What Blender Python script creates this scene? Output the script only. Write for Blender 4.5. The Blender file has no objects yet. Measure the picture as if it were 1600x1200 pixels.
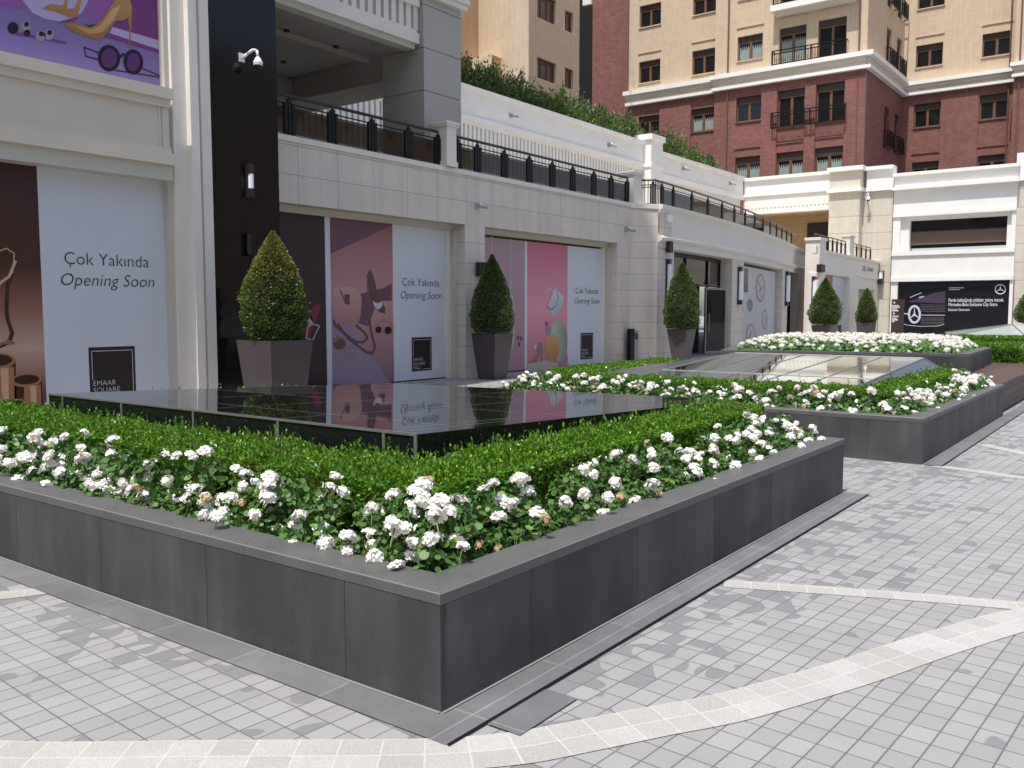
import bpy, math, random
import numpy as np
from mathutils import Vector, Matrix
random.seed(7); RNG = np.random.default_rng(11)
C = bpy.context.scene.collection
scene = bpy.context.scene
# ------------------------------------------------------------------ camera
F_PX = 1395.0
PITCH = math.atan((600 - 485.5) / F_PX)
YAW = math.atan2(1038.0, F_PX * math.cos(PITCH) + 114.5 * math.sin(PITCH))
EYE = Vector((0, 0, 1.6))
fh = Vector((math.cos(YAW), math.sin(YAW), 0)); RT = Vector((math.sin(YAW), -math.cos(YAW), 0))
FW = fh * math.cos(PITCH) + Vector((0, 0, -1)) * math.sin(PITCH); UP = RT.cross(FW)
cam_d = bpy.data.cameras.new('camera'); cam = bpy.data.objects.new('camera', cam_d); C.objects.link(cam)
cam.matrix_world = Matrix(((RT.x, UP.x, -FW.x, 0), (RT.y, UP.y, -FW.y, 0), (RT.z, UP.z, -FW.z, 1.6), (0, 0, 0, 1)))
cam_d.sensor_width = 36; cam_d.lens = 36 * F_PX / 1600; cam_d.clip_end = 2000; cam_d.clip_start = 0.05
scene.camera = cam
# ------------------------------------------------------------------ light
SUN = Vector((-1, -0.055, 2.42)).normalized()
w = bpy.data.worlds.new('World'); scene.world = w; w.use_nodes = True
nt = w.node_tree; bg = nt.nodes['Background']
sky = nt.nodes.new('ShaderNodeTexSky'); sky.sky_type = 'NISHITA'; sky.sun_disc = False
sky.sun_elevation = math.asin(SUN.z); sky.sun_rotation = math.atan2(SUN.x, SUN.y)
nt.links.new(sky.outputs[0], bg.inputs[0]); bg.inputs[1].default_value = 0.15; sky.dust_density = 2.2; sky.ozone_density = .7
sd = bpy.data.lights.new('sun', 'SUN'); sd.energy = 3.65; sd.angle = math.radians(0.53); sd.color = (1, 0.965, 0.91)
so = bpy.data.objects.new('sun', sd); C.objects.link(so); so.location = SUN * 100
so.rotation_euler = (-SUN).to_track_quat('-Z', 'Y').to_euler()
scene.view_settings.view_transform = 'Standard'; scene.view_settings.look = 'None'
scene.view_settings.exposure = 0.38; scene.view_settings.gamma = 1
scene.cycles.max_bounces = 8; scene.cycles.transparent_max_bounces = 12

# ------------------------------------------------------------------ helpers
def ray(x, y): return RT * (x - 800) - UP * (y - 600) + FW * F_PX
def at(x, y, X=None, Y=None, Z=None):
    d = ray(x, y)
    t = X / d.x if X is not None else Y / d.y if Y is not None else (Z - 1.6) / d.z
    return EYE + d * t
def tag(o, label=None, cat=None, group=None, kind=None):
    if label: o['label'] = label
    if cat: o['category'] = cat
    if group: o['group'] = group
    if kind: o['kind'] = kind
    return o
def thing(name, label, cat, loc=(0, 0, 0), group=None):
    o = bpy.data.objects.new(name, None); C.objects.link(o); o.location = loc; o.empty_display_size = .1
    return tag(o, label, cat, group)
def link(name, me, parent=None):
    o = bpy.data.objects.new(name, me); C.objects.link(o)
    if parent is not None:
        o.parent = parent
        p = parent; off = Vector((0, 0, 0))
        while p is not None: off += Vector(p.location); p = p.parent
        o.location = -off            # meshes are written in world coordinates
    return o
class Fr:
    """a wall frame: origin, u runs along the wall, n points out of it"""
    def __init__(s, ox, oy, ax, ay):
        s.o = Vector((ox, oy, 0)); s.a = Vector((ax, ay, 0)).normalized(); s.n = Vector((s.a.y, -s.a.x, 0))
    def p(s, u, d, z): return s.o + s.a * u + s.n * d + Vector((0, 0, z))
    def px(s, x, y, d=0):
        r = ray(x, y); o = s.o + s.n * d
        t = (o - EYE).dot(s.n) / r.dot(s.n); q = EYE + r * t
        return (q - s.o).dot(s.a), q.z
def FY(y): return Fr(0, y, 1, 0)          # wall facing -Y, u = X
def FX(x): return Fr(x, 0, 0, -1)         # wall facing -X, u = -Y
WORLD = Fr(0, 0, 1, 0)                     # u = X, d = -Y
class MB:
    def __init__(s): s.v = []; s.f = []; s.m = []; s.mats = []
    def mi(s, mat):
        if mat not in s.mats: s.mats.append(mat)
        return s.mats.index(mat)
    def face(s, pts, mat):
        k = len(s.v); s.v += [tuple(p) for p in pts]; s.f.append(tuple(range(k, k + len(pts)))); s.m.append(s.mi(mat))
    def hexa(s, P, mat):
        k = len(s.v); s.v += [tuple(p) for p in P]
        for f in ((0, 3, 2, 1), (4, 5, 6, 7), (0, 1, 5, 4), (1, 2, 6, 5), (2, 3, 7, 6), (3, 0, 4, 7)):
            s.f.append(tuple(k + i for i in f)); s.m.append(s.mi(mat))
    def box(s, fr, u0, u1, d0, d1, z0, z1, mat):
        s.hexa([fr.p(u0, d1, z0), fr.p(u1, d1, z0), fr.p(u1, d0, z0), fr.p(u0, d0, z0),
                fr.p(u0, d1, z1), fr.p(u1, d1, z1), fr.p(u1, d0, z1), fr.p(u0, d0, z1)], mat)
    def cyl(s, a, b, r0, r1, mat, n=12, caps=True):
        a = Vector(a); b = Vector(b); ax = (b - a).normalized()
        x = ax.orthogonal().normalized(); y = ax.cross(x); k = len(s.v); mi = s.mi(mat)
        for q, r in ((a, r0), (b, r1)):
            for i in range(n):
                t = 2 * math.pi * i / n; s.v.append(tuple(q + x * math.cos(t) * r + y * math.sin(t) * r))
        for i in range(n):
            j = (i + 1) % n; s.f.append((k + i, k + j, k + n + j, k + n + i)); s.m.append(mi)
        if caps:
            s.f.append(tuple(k + i for i in range(n))[::-1]); s.m.append(mi)
            s.f.append(tuple(k + n + i for i in range(n))); s.m.append(mi)
    def tube(s, pts, r, mat, n=10):
        for a, b in zip(pts[:-1], pts[1:]): s.cyl(a, b, r, r, mat, n)
    def ball(s, c, r, mat, n=14, z0=-1, z1=1, sx=1, sz=1):
        c = Vector(c); k = len(s.v); mi = s.mi(mat); m = 8
        for j in range(m + 1):
            ph = math.asin(z0 + (z1 - z0) * j / m) if False else (math.asin(z0) + (math.asin(z1) - math.asin(z0)) * j / m)
            for i in range(n):
                t = 2 * math.pi * i / n
                s.v.append((c.x + r * sx * math.cos(ph) * math.cos(t), c.y + r * sx * math.cos(ph) * math.sin(t), c.z + r * sz * math.sin(ph)))
        for j in range(m):
            for i in range(n):
                q = (i + 1) % n; s.f.append((k + j * n + i, k + j * n + q, k + j * n + n + q, k + j * n + n + i)); s.m.append(mi)
    def poly(s, fr, pts, d, mat): s.face([fr.p(u, d, z) for u, z in pts], mat)
    def prof(s, path, prof, mat):
        """sweep a profile of (d outward, z) along plan points, mitred"""
        pts = [Vector((p[0], p[1], 0)) for p in path]; rows = []
        for i, p in enumerate(pts):
            a = (pts[min(i + 1, len(pts) - 1)] - pts[max(i - 1, 0)]).normalized(); n = Vector((a.y, -a.x, 0))
            if 0 < i < len(pts) - 1:
                e = (pts[i + 1] - pts[i]).normalized(); n = n / max(.3, n.dot(Vector((e.y, -e.x, 0))))
            rows.append([p + n * d + Vector((0, 0, z)) for d, z in prof])
        for r0, r1 in zip(rows[:-1], rows[1:]):
            for j in range(len(prof) - 1): s.face([r0[j], r1[j], r1[j + 1], r0[j + 1]], mat)
        s.face(rows[0], mat); s.face(rows[-1][::-1], mat)
    def wall(s, fr, u0, u1, z0, z1, holes, depth, mat, rev=None, d=0):
        us = sorted({u0, u1} | {h[0] for h in holes} | {h[1] for h in holes}); us = [u for u in us if u0 <= u <= u1]
        zs = sorted({z0, z1} | {h[2] for h in holes} | {h[3] for h in holes}); zs = [z for z in zs if z0 <= z <= z1]
        for a, b in zip(us[:-1], us[1:]):
            for e, f in zip(zs[:-1], zs[1:]):
                cu = (a + b) / 2; cz = (e + f) / 2
                if any(h[0] < cu < h[1] and h[2] < cz < h[3] for h in holes): continue
                s.face([fr.p(a, d, e), fr.p(b, d, e), fr.p(b, d, f), fr.p(a, d, f)], mat)
        rev = rev or mat
        for a, b, e, f in holes:
            for (p, q, r, t) in (((a, e), (a, f), 0, 0), ((b, f), (b, e), 0, 0), ((a, f), (b, f), 0, 0), ((b, e), (a, e), 0, 0)):
                s.face([fr.p(p[0], d, p[1]), fr.p(q[0], d, q[1]), fr.p(q[0], d - depth, q[1]), fr.p(p[0], d - depth, p[1])], rev)
    def build(s, name, parent=None, smooth=False):
        me = bpy.data.meshes.new(name); me.from_pydata(s.v, [], s.f)
        for m in s.mats: me.materials.append(m)
        me.polygons.foreach_set('material_index', s.m)
        if smooth: me.polygons.foreach_set('use_smooth', [True] * len(s.f))
        me.update(); return link(name, me, parent)

# ------------------------------------------------------------------ materials
def mat(name, col, rough=.6, metal=0, spec=.5, var=0.0, vs=6.0, bump=0.0, bs=60.0, grime=0.0, coat=0.0):
    m = bpy.data.materials.new(name); m.use_nodes = True; nt = m.node_tree; b = nt.nodes['Principled BSDF']
    b.inputs['Base Color'].default_value = (*col, 1); b.inputs['Roughness'].default_value = rough
    b.inputs['Metallic'].default_value = metal; b.inputs['Specular IOR Level'].default_value = spec
    b.inputs['Coat Weight'].default_value = coat
    N = nt.nodes.new; L = nt.links.new; pos = N('ShaderNodeNewGeometry')
    if var > 0:
        n = N('ShaderNodeTexNoise'); n.inputs['Scale'].default_value = vs; n.inputs['Detail'].default_value = 6; n.inputs['Roughness'].default_value = .6
        L(pos.outputs['Position'], n.inputs['Vector'])
        r = N('ShaderNodeMapRange'); r.inputs[1].default_value = .3; r.inputs[2].default_value = .7; r.inputs[3].default_value = 1 - var; r.inputs[4].default_value = 1 + var
        L(n.outputs[0], r.inputs[0])
        x = N('ShaderNodeVectorMath'); x.operation = 'SCALE'; x.inputs[0].default_value = col; L(r.outputs[0], x.inputs['Scale'])
        L(x.outputs[0], b.inputs['Base Color'])
        r2 = N('ShaderNodeMapRange'); r2.inputs[1].default_value = .3; r2.inputs[2].default_value = .7; r2.inputs[3].default_value = max(.02, rough * .85); r2.inputs[4].default_value = min(1, rough * 1.15)
        L(n.outputs[0], r2.inputs[0]); L(r2.outputs[0], b.inputs['Roughness'])
    if bump > 0:
        n2 = N('ShaderNodeTexNoise'); n2.inputs['Scale'].default_value = bs; n2.inputs['Detail'].default_value = 4
        L(pos.outputs['Position'], n2.inputs['Vector'])
        bp = N('ShaderNodeBump'); bp.inputs['Strength'].default_value = bump; bp.inputs['Distance'].default_value = .01
        L(n2.outputs[0], bp.inputs['Height']); L(bp.outputs[0], b.inputs['Normal'])
    return m
def grid(name, col, axis, bw, bh, ou=0, oz=0, joint=.008, jcol=None, var=.06, rough=.6, offset=0.0, tone=.06, bump=0.3, streak=0.0):
    """stone blocks / bricks with joints; axis names the plan coordinate the wall runs along"""
    m = mat(name, col, rough); nt = m.node_tree; b = nt.nodes['Principled BSDF']; N = nt.nodes.new; L = nt.links.new
    g = N('ShaderNodeNewGeometry'); s = N('ShaderNodeSeparateXYZ'); L(g.outputs['Position'], s.inputs[0])
    c = N('ShaderNodeCombineXYZ'); L(s.outputs[0 if axis == 'X' else 1], c.inputs[0]); L(s.outputs[2 if axis != 'XY' else 1], c.inputs[1])
    if axis == 'XY': L(s.outputs[0], c.inputs[0])
    o = N('ShaderNodeVectorMath'); o.operation = 'SUBTRACT'; o.inputs[1].default_value = (ou, oz, 0); L(c.outputs[0], o.inputs[0])
    t = N('ShaderNodeTexBrick'); t.offset = offset; t.inputs['Scale'].default_value = 1; t.inputs['Mortar Size'].default_value = joint
    t.inputs['Brick Width'].default_value = bw; t.inputs['Row Height'].default_value = bh; t.inputs['Mortar Smooth'].default_value = .1; t.inputs['Bias'].default_value = 0
    t.inputs['Color1'].default_value = (*[x * (1 - tone) for x in col], 1); t.inputs['Color2'].default_value = (*[min(1, x * (1 + tone)) for x in col], 1)
    t.inputs['Mortar'].default_value = (*(jcol or [x * .45 for x in col]), 1); L(o.outputs[0], t.inputs['Vector'])
    n = N('ShaderNodeTexNoise'); n.inputs['Scale'].default_value = 1.7; n.inputs['Detail'].default_value = 8; n.inputs['Roughness'].default_value = .65; L(g.outputs['Position'], n.inputs['Vector'])
    r = N('ShaderNodeMapRange'); r.inputs[1].default_value = .3; r.inputs[2].default_value = .7; r.inputs[3].default_value = 1 - var; r.inputs[4].default_value = 1 + var; L(n.outputs[0], r.inputs[0])
    x = N('ShaderNodeVectorMath'); x.operation = 'SCALE'; L(t.outputs['Color'], x.inputs[0]); L(r.outputs[0], x.inputs['Scale'])
    vs_ = N('ShaderNodeVectorMath'); vs_.operation = 'MULTIPLY'; vs_.inputs[1].default_value = (5, 5, .35); L(g.outputs['Position'], vs_.inputs[0]); n4 = N('ShaderNodeTexNoise'); n4.inputs['Scale'].default_value = 1; n4.inputs['Detail'].default_value = 5; L(vs_.outputs[0], n4.inputs['Vector'])
    r4 = N('ShaderNodeMapRange'); r4.inputs[1].default_value = .35; r4.inputs[2].default_value = .65; r4.inputs[3].default_value = .94; r4.inputs[4].default_value = 1.03; L(n4.outputs[0], r4.inputs[0]); x4 = N('ShaderNodeVectorMath'); x4.operation = 'SCALE'; L(x.outputs[0], x4.inputs[0]); L(r4.outputs[0], x4.inputs['Scale'])
    L(x4.outputs[0], b.inputs['Base Color'])
    if bump:
        bp = N('ShaderNodeBump'); bp.invert = True; bp.inputs['Strength'].default_value = bump; bp.inputs['Distance'].default_value = .006
        L(t.outputs['Fac'], bp.inputs['Height']); L(bp.outputs[0], b.inputs['Normal'])
    return m
def glass(name, col, alpha=.35, rough=.03):
    m = bpy.data.materials.new(name); m.use_nodes = True; nt = m.node_tree; b = nt.nodes['Principled BSDF']
    b.inputs['Base Color'].default_value = (*col, 1); b.inputs['Roughness'].default_value = rough; b.inputs['Specular IOR Level'].default_value = .3
    o = nt.nodes['Material Output']; t = nt.nodes.new('ShaderNodeBsdfTransparent'); t.inputs[0].default_value = (.8, .76, .72, 1)
    x = nt.nodes.new('ShaderNodeMixShader'); x.inputs[0].default_value = 1 - alpha
    nt.links.new(t.outputs[0], x.inputs[1]); nt.links.new(b.outputs[0], x.inputs[2]); nt.links.new(x.outputs[0], o.inputs[0]); return m
def leafmat(name, c1, c2, c3=None, rough=.42, trans=.25, patch=0.0):
    m = bpy.data.materials.new(name); m.use_nodes = True; nt = m.node_tree; b = nt.nodes['Principled BSDF']; N = nt.nodes.new; L = nt.links.new
    g = N('ShaderNodeNewGeometry'); r = N('ShaderNodeValToRGB'); e = r.color_ramp.elements
    e[0].color = (*c1, 1); e[1].color = (*c2, 1)
    if c3: k = e.new(.93); k.color = (*c3, 1); e[2].position = .98; e[1].position = .9; e[1].color = (*c2, 1); e[2].color = (*c3, 1)
    L(g.outputs['Random Per Island'], r.inputs[0]); src = r.outputs[0]
    if patch:
        n = N('ShaderNodeTexNoise'); n.inputs['Scale'].default_value = 2.6; n.inputs['Detail'].default_value = 3; L(g.outputs['Position'], n.inputs['Vector'])
        q = N('ShaderNodeMapRange'); q.inputs[1].default_value = .56; q.inputs[2].default_value = .68; q.inputs[3].default_value = 0; q.inputs[4].default_value = patch; L(n.outputs[0], q.inputs[0])
        x = N('ShaderNodeMix'); x.data_type = 'RGBA'; x.inputs[7].default_value = (.17, .17, .045, 1); L(q.outputs[0], x.inputs[0]); L(src, x.inputs[6]); src = x.outputs[2]
    L(src, b.inputs['Base Color']); b.inputs['Roughness'].default_value = rough; b.inputs['Specular IOR Level'].default_value = .5
    t = N('ShaderNodeBsdfTranslucent'); L(src, t.inputs[0]); x = N('ShaderNodeMixShader'); x.inputs[0].default_value = trans
    L(b.outputs[0], x.inputs[1]); L(t.outputs[0], x.inputs[2]); L(x.outputs[0], nt.nodes['Material Output'].inputs[0]); return m

M = {}
def basalt(name, col, seed):
    m = mat(name, col, .55, spec=.3, bump=.3, bs=260); nt = m.node_tree; b = nt.nodes['Principled BSDF']; N = nt.nodes.new; L = nt.links.new; g = N('ShaderNodeNewGeometry'); cur = None
    for sc, st, lo, hi, mul0, mul1 in ((2.3, (1, 1, .35), .42, .72, .92, 1.55), (9, (1, 1, .2), .45, .75, .96, 1.22), (330, (1, 1, 1), .3, .7, .86, 1.16), (1.1, (1, 1, 1), .3, .7, .82, 1.15)):
        v = N('ShaderNodeVectorMath'); v.operation = 'MULTIPLY_ADD'; v.inputs[1].default_value = st; v.inputs[2].default_value = (seed, seed, 0); L(g.outputs['Position'], v.inputs[0])
        n = N('ShaderNodeTexNoise'); n.inputs['Scale'].default_value = sc; n.inputs['Detail'].default_value = 4; L(v.outputs[0], n.inputs['Vector'])
        r = N('ShaderNodeMapRange'); r.inputs[1].default_value = lo; r.inputs[2].default_value = hi; r.inputs[3].default_value = mul0; r.inputs[4].default_value = mul1; L(n.outputs[0], r.inputs[0])
        if cur is None: cur = r.outputs[0]
        else: x = N('ShaderNodeMath'); x.operation = 'MULTIPLY'; L(cur, x.inputs[0]); L(r.outputs[0], x.inputs[1]); cur = x.outputs[0]
    sp = N('ShaderNodeSeparateXYZ'); L(g.outputs['Position'], sp.inputs[0])   # soil splash near the foot
    r = N('ShaderNodeMapRange'); r.inputs[1].default_value = 0; r.inputs[2].default_value = .09; r.inputs[3].default_value = 1.2; r.inputs[4].default_value = 1; L(sp.outputs[2], r.inputs[0]); x = N('ShaderNodeMath'); x.operation = 'MULTIPLY'; L(cur, x.inputs[0]); L(r.outputs[0], x.inputs[1])
    y = N('ShaderNodeVectorMath'); y.operation = 'SCALE'; y.inputs[0].default_value = col; L(x.outputs[0], y.inputs['Scale']); L(y.outputs[0], b.inputs['Base Color']); return m
M['basalt'] = basalt('basalt', (.060, .060, .063), 0); M['basalt_b'] = basalt('basalt_b', (.064, .064, .067), 5.3); M['basalt_c'] = basalt('basalt_c', (.055, .055, .058), 11.7)
M['grout'] = mat('grout', (.22, .215, .205), .8)
M['coping'] = mat('coping', (.098, .098, .096), .5, var=.12, vs=4, bump=.2, bs=240)
M['glass_top'] = mat('glass_top', (.25, .25, .26), .02, metal=.97, bump=.07, bs=3.0)
M['black_glass'] = mat('black_glass', (.010, .011, .013), .05, spec=.35)
M['sky_glass'] = mat('sky_glass', (.50, .53, .49), .03, metal=1.0, bump=.05, bs=1.6)
M['pale_glass'] = mat('pale_glass', (.34, .40, .36), .12, spec=.8)
M['side_glass'] = mat('side_glass', (.07, .075, .085), .18, spec=.5)
M['silver'] = mat('silver', (.30, .30, .29), .4, metal=.6)
M['cream'] = mat('cream', (.66, .60, .50), .65, var=.04, vs=1.2, bump=.05)
M['white_paint'] = mat('white_paint', (.84, .82, .775), .6, var=.035, vs=1.5)
M['white_paint2'] = mat('white_paint2', (.78, .735, .655), .6, var=.035, vs=1.5)
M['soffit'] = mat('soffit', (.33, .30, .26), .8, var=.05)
M['stone_x'] = grid('stone_x', (.68, .61, .53), 'X', 1.0, .545, .4, 4.155 - .545 * 8, joint=.006, jcol=(.33, .30, .27), tone=.03)
M['pillar_x'] = grid('pillar_x', (.68, .61, .53), 'X', 9.0, .49, 3, 3.70 - .49 * 8, joint=.006, jcol=(.33, .30, .27), tone=.02)
M['pillar_y'] = grid('pillar_y', (.68, .61, .53), 'Y', 9.0, .49, -5, 3.70 - .49 * 8, joint=.006, jcol=(.33, .30, .27), tone=.02)
M['column'] = mat('column', (.42, .40, .355), .6, var=.04, vs=1.5)
M['beam'] = mat('beam', (.56, .53, .45), .7)
M['granite'] = mat('granite', (.010, .008, .008), .12, spec=.35, var=.5, vs=70)
M['bronze'] = mat('bronze', (.045, .036, .034), .35, metal=.4, spec=.5)
M['black_metal'] = mat('black_metal', (.010, .009, .009), .45, spec=.25)
M['rail_glass'] = glass('rail_glass', (.045, .028, .02), .24)
M['pot_brown'] = mat('pot_brown', (.085, .066, .066), .35, var=.06, vs=3)
M['soil'] = mat('soil', (.035, .026, .018), .95, var=.3, vs=20)
M['white_plastic'] = mat('white_plastic', (.78, .78, .76), .35)
M['grey_plastic'] = mat('grey_plastic', (.35, .36, .37), .4)
M['lamp_white'] = mat('lamp_white', (.85, .87, .9), .4)
M['black_dome'] = mat('black_dome', (.01, .01, .012), .08)
M['dark_in'] = mat('dark_in', (.03, .027, .025), .8)
M['tan'] = grid('tan', (.60, .465, .325), 'Y', .42, .16, joint=.004, jcol=(.52, .39, .27), tone=.03, offset=.5, var=.05, rough=.85, bump=.1)
M['tan_x'] = grid('tan_x', (.58, .43, .29), 'X', .42, .16, joint=.004, jcol=(.5, .38, .26), tone=.03, offset=.5, var=.05, rough=.85, bump=.1)
M['brick'] = grid('brick', (.235, .092, .076), 'Y', .34, .12, joint=.012, jcol=(.17, .085, .07), tone=.16, offset=.5, var=.10, rough=.8)
M['brick_x'] = grid('brick_x', (.235, .092, .076), 'X', .34, .12, joint=.012, jcol=(.17, .085, .07), tone=.16, offset=.5, var=.10, rough=.8)
M['block_y'] = grid('block_y', (.60, .545, .45), 'Y', 30, 1.06, 7, .2, joint=.02, jcol=(.33, .30, .25), tone=.03)
M['block_x'] = grid('block_x', (.60, .545, .45), 'X', 30, 1.06, 7, .2, joint=.02, jcol=(.33, .30, .25), tone=.03)
M['ochre'] = mat('ochre', (.50, .34, .16), .85, var=.05)
M['frame_brown'] = mat('frame_brown', (.17, .085, .045), .45)
M['shutter'] = mat('shutter', (.05, .035, .03), .6)
M['pane'] = mat('pane', (.012, .012, .014), .04, spec=.35)
M['pane_dusk'] = mat('pane_dusk', (.075, .05, .05), .12, spec=.6)
M['curtain'] = mat('curtain', (.26, .31, .29), .8)
M['pipe'] = mat('pipe', (.16, .085, .06), .5)
M['deck'] = grid('deck', (.10, .055, .042), 'XY', 60, .14, 0, .02, joint=.008, jcol=(.02, .015, .012), tone=.12, rough=.55)
M['deck_v'] = grid('deck_v', (.085, .048, .038), 'X', 60, .118, 0, .0, joint=.008, jcol=(.02, .015, .012), tone=.12, rough=.55)
M['vinyl'] = mat('vinyl', (.66, .675, .73), .4, var=.015, vs=1.5, bump=.12, bs=1.3)
M['ink'] = mat('ink', (.02, .018, .02), .5)
M['logo_ink'] = mat('logo_ink', (.022, .014, .016), .4)
M['letter_grey'] = mat('letter_grey', (.62, .6, .6), .5)
M['rust'] = mat('rust', (.10, .07, .045), .9, var=.5, vs=8)
M['box_leaf'] = leafmat('box_leaf', (.050, .155, .012), (.19, .39, .030), (.36, .58, .09), rough=.26, trans=.35, patch=.45)
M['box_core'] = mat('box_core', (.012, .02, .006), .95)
M['top_leaf'] = leafmat('top_leaf', (.045, .085, .014), (.13, .19, .03), (.24, .29, .07), rough=.45, trans=.2)
M['top_leaf_sun'] = leafmat('top_leaf_sun', (.15, .15, .03), (.32, .28, .06), (.45, .38, .12), rough=.5, trans=.2)  # leaf colour carrying the yellow of a sunlit crown top
M['bush_leaf'] = leafmat('bush_leaf', (.035, .07, .014), (.15, .23, .05), (.30, .36, .11), rough=.45, trans=.2)
M['ger_leaf'] = leafmat('ger_leaf', (.030, .095, .014), (.09, .205, .032), (.18, .31, .06), rough=.5, trans=.22)
M['stem'] = mat('stem', (.13, .22, .05), .6)
M['petal'] = leafmat('petal', (.85, .82, .74), (.94, .92, .87), rough=.6, trans=.1)
M['petal_old'] = leafmat('petal_old', (.36, .21, .09), (.62, .50, .30), rough=.8, trans=.2)
M['bark'] = mat('bark', (.06, .045, .03), .9)

# ------------------------------------------------------------------ ground
def paving_mat(col, name, bw, bh, rot, jc, stain=True, joint=.0045, offs=.5, tone=.05, speck=0):
    m = mat(name, col, .75); nt = m.node_tree; b = nt.nodes['Principled BSDF']; N = nt.nodes.new; L = nt.links.new
    g = N('ShaderNodeNewGeometry'); v = N('ShaderNodeVectorRotate'); v.rotation_type = 'Z_AXIS'; v.inputs['Angle'].default_value = rot; L(g.outputs['Position'], v.inputs['Vector'])
    t = N('ShaderNodeTexBrick'); t.offset = offs; t.inputs['Scale'].default_value = 1; t.inputs['Brick Width'].default_value = bw; t.inputs['Row Height'].default_value = bh
    t.inputs['Mortar Size'].default_value = joint; t.inputs['Mortar Smooth'].default_value = .2; t.inputs['Bias'].default_value = -.1
    t.inputs['Color1'].default_value = (1 - tone, 1 - tone, 1 - tone, 1); t.inputs['Color2'].default_value = (1 + tone, 1 + tone, 1 + tone * 1.2, 1); t.inputs['Mortar'].default_value = (*[a / c for a, c in zip(jc, col)], 1)
    L(v.outputs[0], t.inputs['Vector'])
    x = N('ShaderNodeVectorMath'); x.operation = 'MULTIPLY'; x.inputs[1].default_value = col; L(t.outputs['Color'], x.inputs[0])
    n = N('ShaderNodeTexNoise'); n.inputs['Scale'].default_value = 1.1; n.inputs['Detail'].default_value = 9; n.inputs['Roughness'].default_value = .7; L(g.outputs['Position'], n.inputs['Vector'])
    r = N('ShaderNodeMapRange'); r.inputs[1].default_value = .3; r.inputs[2].default_value = .7; r.inputs[3].default_value = .93; r.inputs[4].default_value = 1.06; L(n.outputs[0], r.inputs[0])
    y = N('ShaderNodeVectorMath'); y.operation = 'SCALE'; L(x.outputs[0], y.inputs[0]); L(r.outputs[0], y.inputs['Scale']); src = y.outputs[0]
    n3 = N('ShaderNodeTexNoise'); n3.inputs['Scale'].default_value = 180; n3.inputs['Detail'].default_value = 2; L(g.outputs['Position'], n3.inputs['Vector'])
    r3 = N('ShaderNodeMapRange'); r3.inputs[1].default_value = .3; r3.inputs[2].default_value = .7; r3.inputs[3].default_value = .95 - speck; r3.inputs[4].default_value = 1.05 + speck; L(n3.outputs[0], r3.inputs[0])
    y3 = N('ShaderNodeVectorMath'); y3.operation = 'SCALE'; L(src, y3.inputs[0]); L(r3.outputs[0], y3.inputs['Scale']); src = y3.outputs[0]
    if stain:   # worn sealer: dark patches with crisp edges that break at the joints
        wz = N('ShaderNodeVectorMath'); wv = N('ShaderNodeVectorMath'); wv.operation = 'MULTIPLY_ADD'; wv.inputs[1].default_value = (1.0, 1.0, 1.0)
        L(wz.outputs[0], wv.inputs[2]); L(g.outputs['Position'], wv.inputs[0])
        wz.operation = 'SCALE'; wz.inputs['Scale'].default_value = 6; L(t.outputs['Color'], wz.inputs[0])
        vo = N('ShaderNodeTexNoise'); vo.inputs['Scale'].default_value = 3.0; vo.inputs['Detail'].default_value = 1; L(wv.outputs[0], vo.inputs['Vector'])
        lo = N('ShaderNodeTexNoise'); lo.inputs['Scale'].default_value = .55; lo.inputs['Detail'].default_value = 2; L(g.outputs['Position'], lo.inputs['Vector'])
        # more of it close to the planter edges (plan distance), less in the open
        sp = N('ShaderNodeSeparateXYZ'); L(g.outputs['Position'], sp.inputs[0])
        dx = N('ShaderNodeMath'); dx.operation = 'SUBTRACT'; dx.inputs[0].default_value = 2.35; L(sp.outputs[0], dx.inputs[1])
        dy = N('ShaderNodeMath'); dy.operation = 'SUBTRACT'; dy.inputs[0].default_value = 1.95; L(sp.outputs[1], dy.inputs[1])
        mx = N('ShaderNodeMath'); mx.operation = 'MAXIMUM'; L(dx.outputs[0], mx.inputs[0]); L(dy.outputs[0], mx.inputs[1])
        nr = N('ShaderNodeMapRange'); nr.inputs[1].default_value = .0; nr.inputs[2].default_value = .85; nr.inputs[3].default_value = .19; nr.inputs[4].default_value = 0; L(mx.outputs[0], nr.inputs[0])
        a1 = N('ShaderNodeMath'); a1.operation = 'MULTIPLY_ADD'; a1.inputs[1].default_value = .55; L(lo.outputs[0], a1.inputs[0]); L(vo.outputs[0], a1.inputs[2])
        a2 = N('ShaderNodeMath'); a2.operation = 'ADD'; L(a1.outputs[0], a2.inputs[0]); L(nr.outputs[0], a2.inputs[1])
        st = N('ShaderNodeMapRange'); st.inputs[1].default_value = .99; st.inputs[2].default_value = .996; st.inputs[3].default_value = 0; st.inputs[4].default_value = .72; L(a2.outputs[0], st.inputs[0])
        mi = N('ShaderNodeMix'); mi.data_type = 'RGBA'; mi.inputs[7].default_value = (.16, .16, .165, 1); L(st.outputs[0], mi.inputs[0]); L(src, mi.inputs[6]); src = mi.outputs[2]
    L(src, b.inputs['Base Color'])
    bp = N('ShaderNodeBump'); bp.invert = True; bp.inputs['Strength'].default_value = .5; bp.inputs['Distance'].default_value = .003; L(t.outputs['Fac'], bp.inputs['Height'])
    bq = N('ShaderNodeBump'); bq.inputs['Strength'].default_value = .12; bq.inputs['Distance'].default_value = .003; L(n3.outputs[0], bq.inputs['Height']); L(bp.outputs[0], bq.inputs['Normal']); L(bq.outputs[0], b.inputs['Normal'])
    return m
M['paving'] = paving_mat((.298, .294, .289), 'paving', .132, .108, math.radians(3.5), (.13, .127, .13), offs=0, joint=.0036, tone=.075)
M['band'] = paving_mat((.405, .393, .37), 'band', .165, .2, 0, (.50, .48, .45), stain=False, joint=.004, offs=0, tone=.1, speck=.12)
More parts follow.
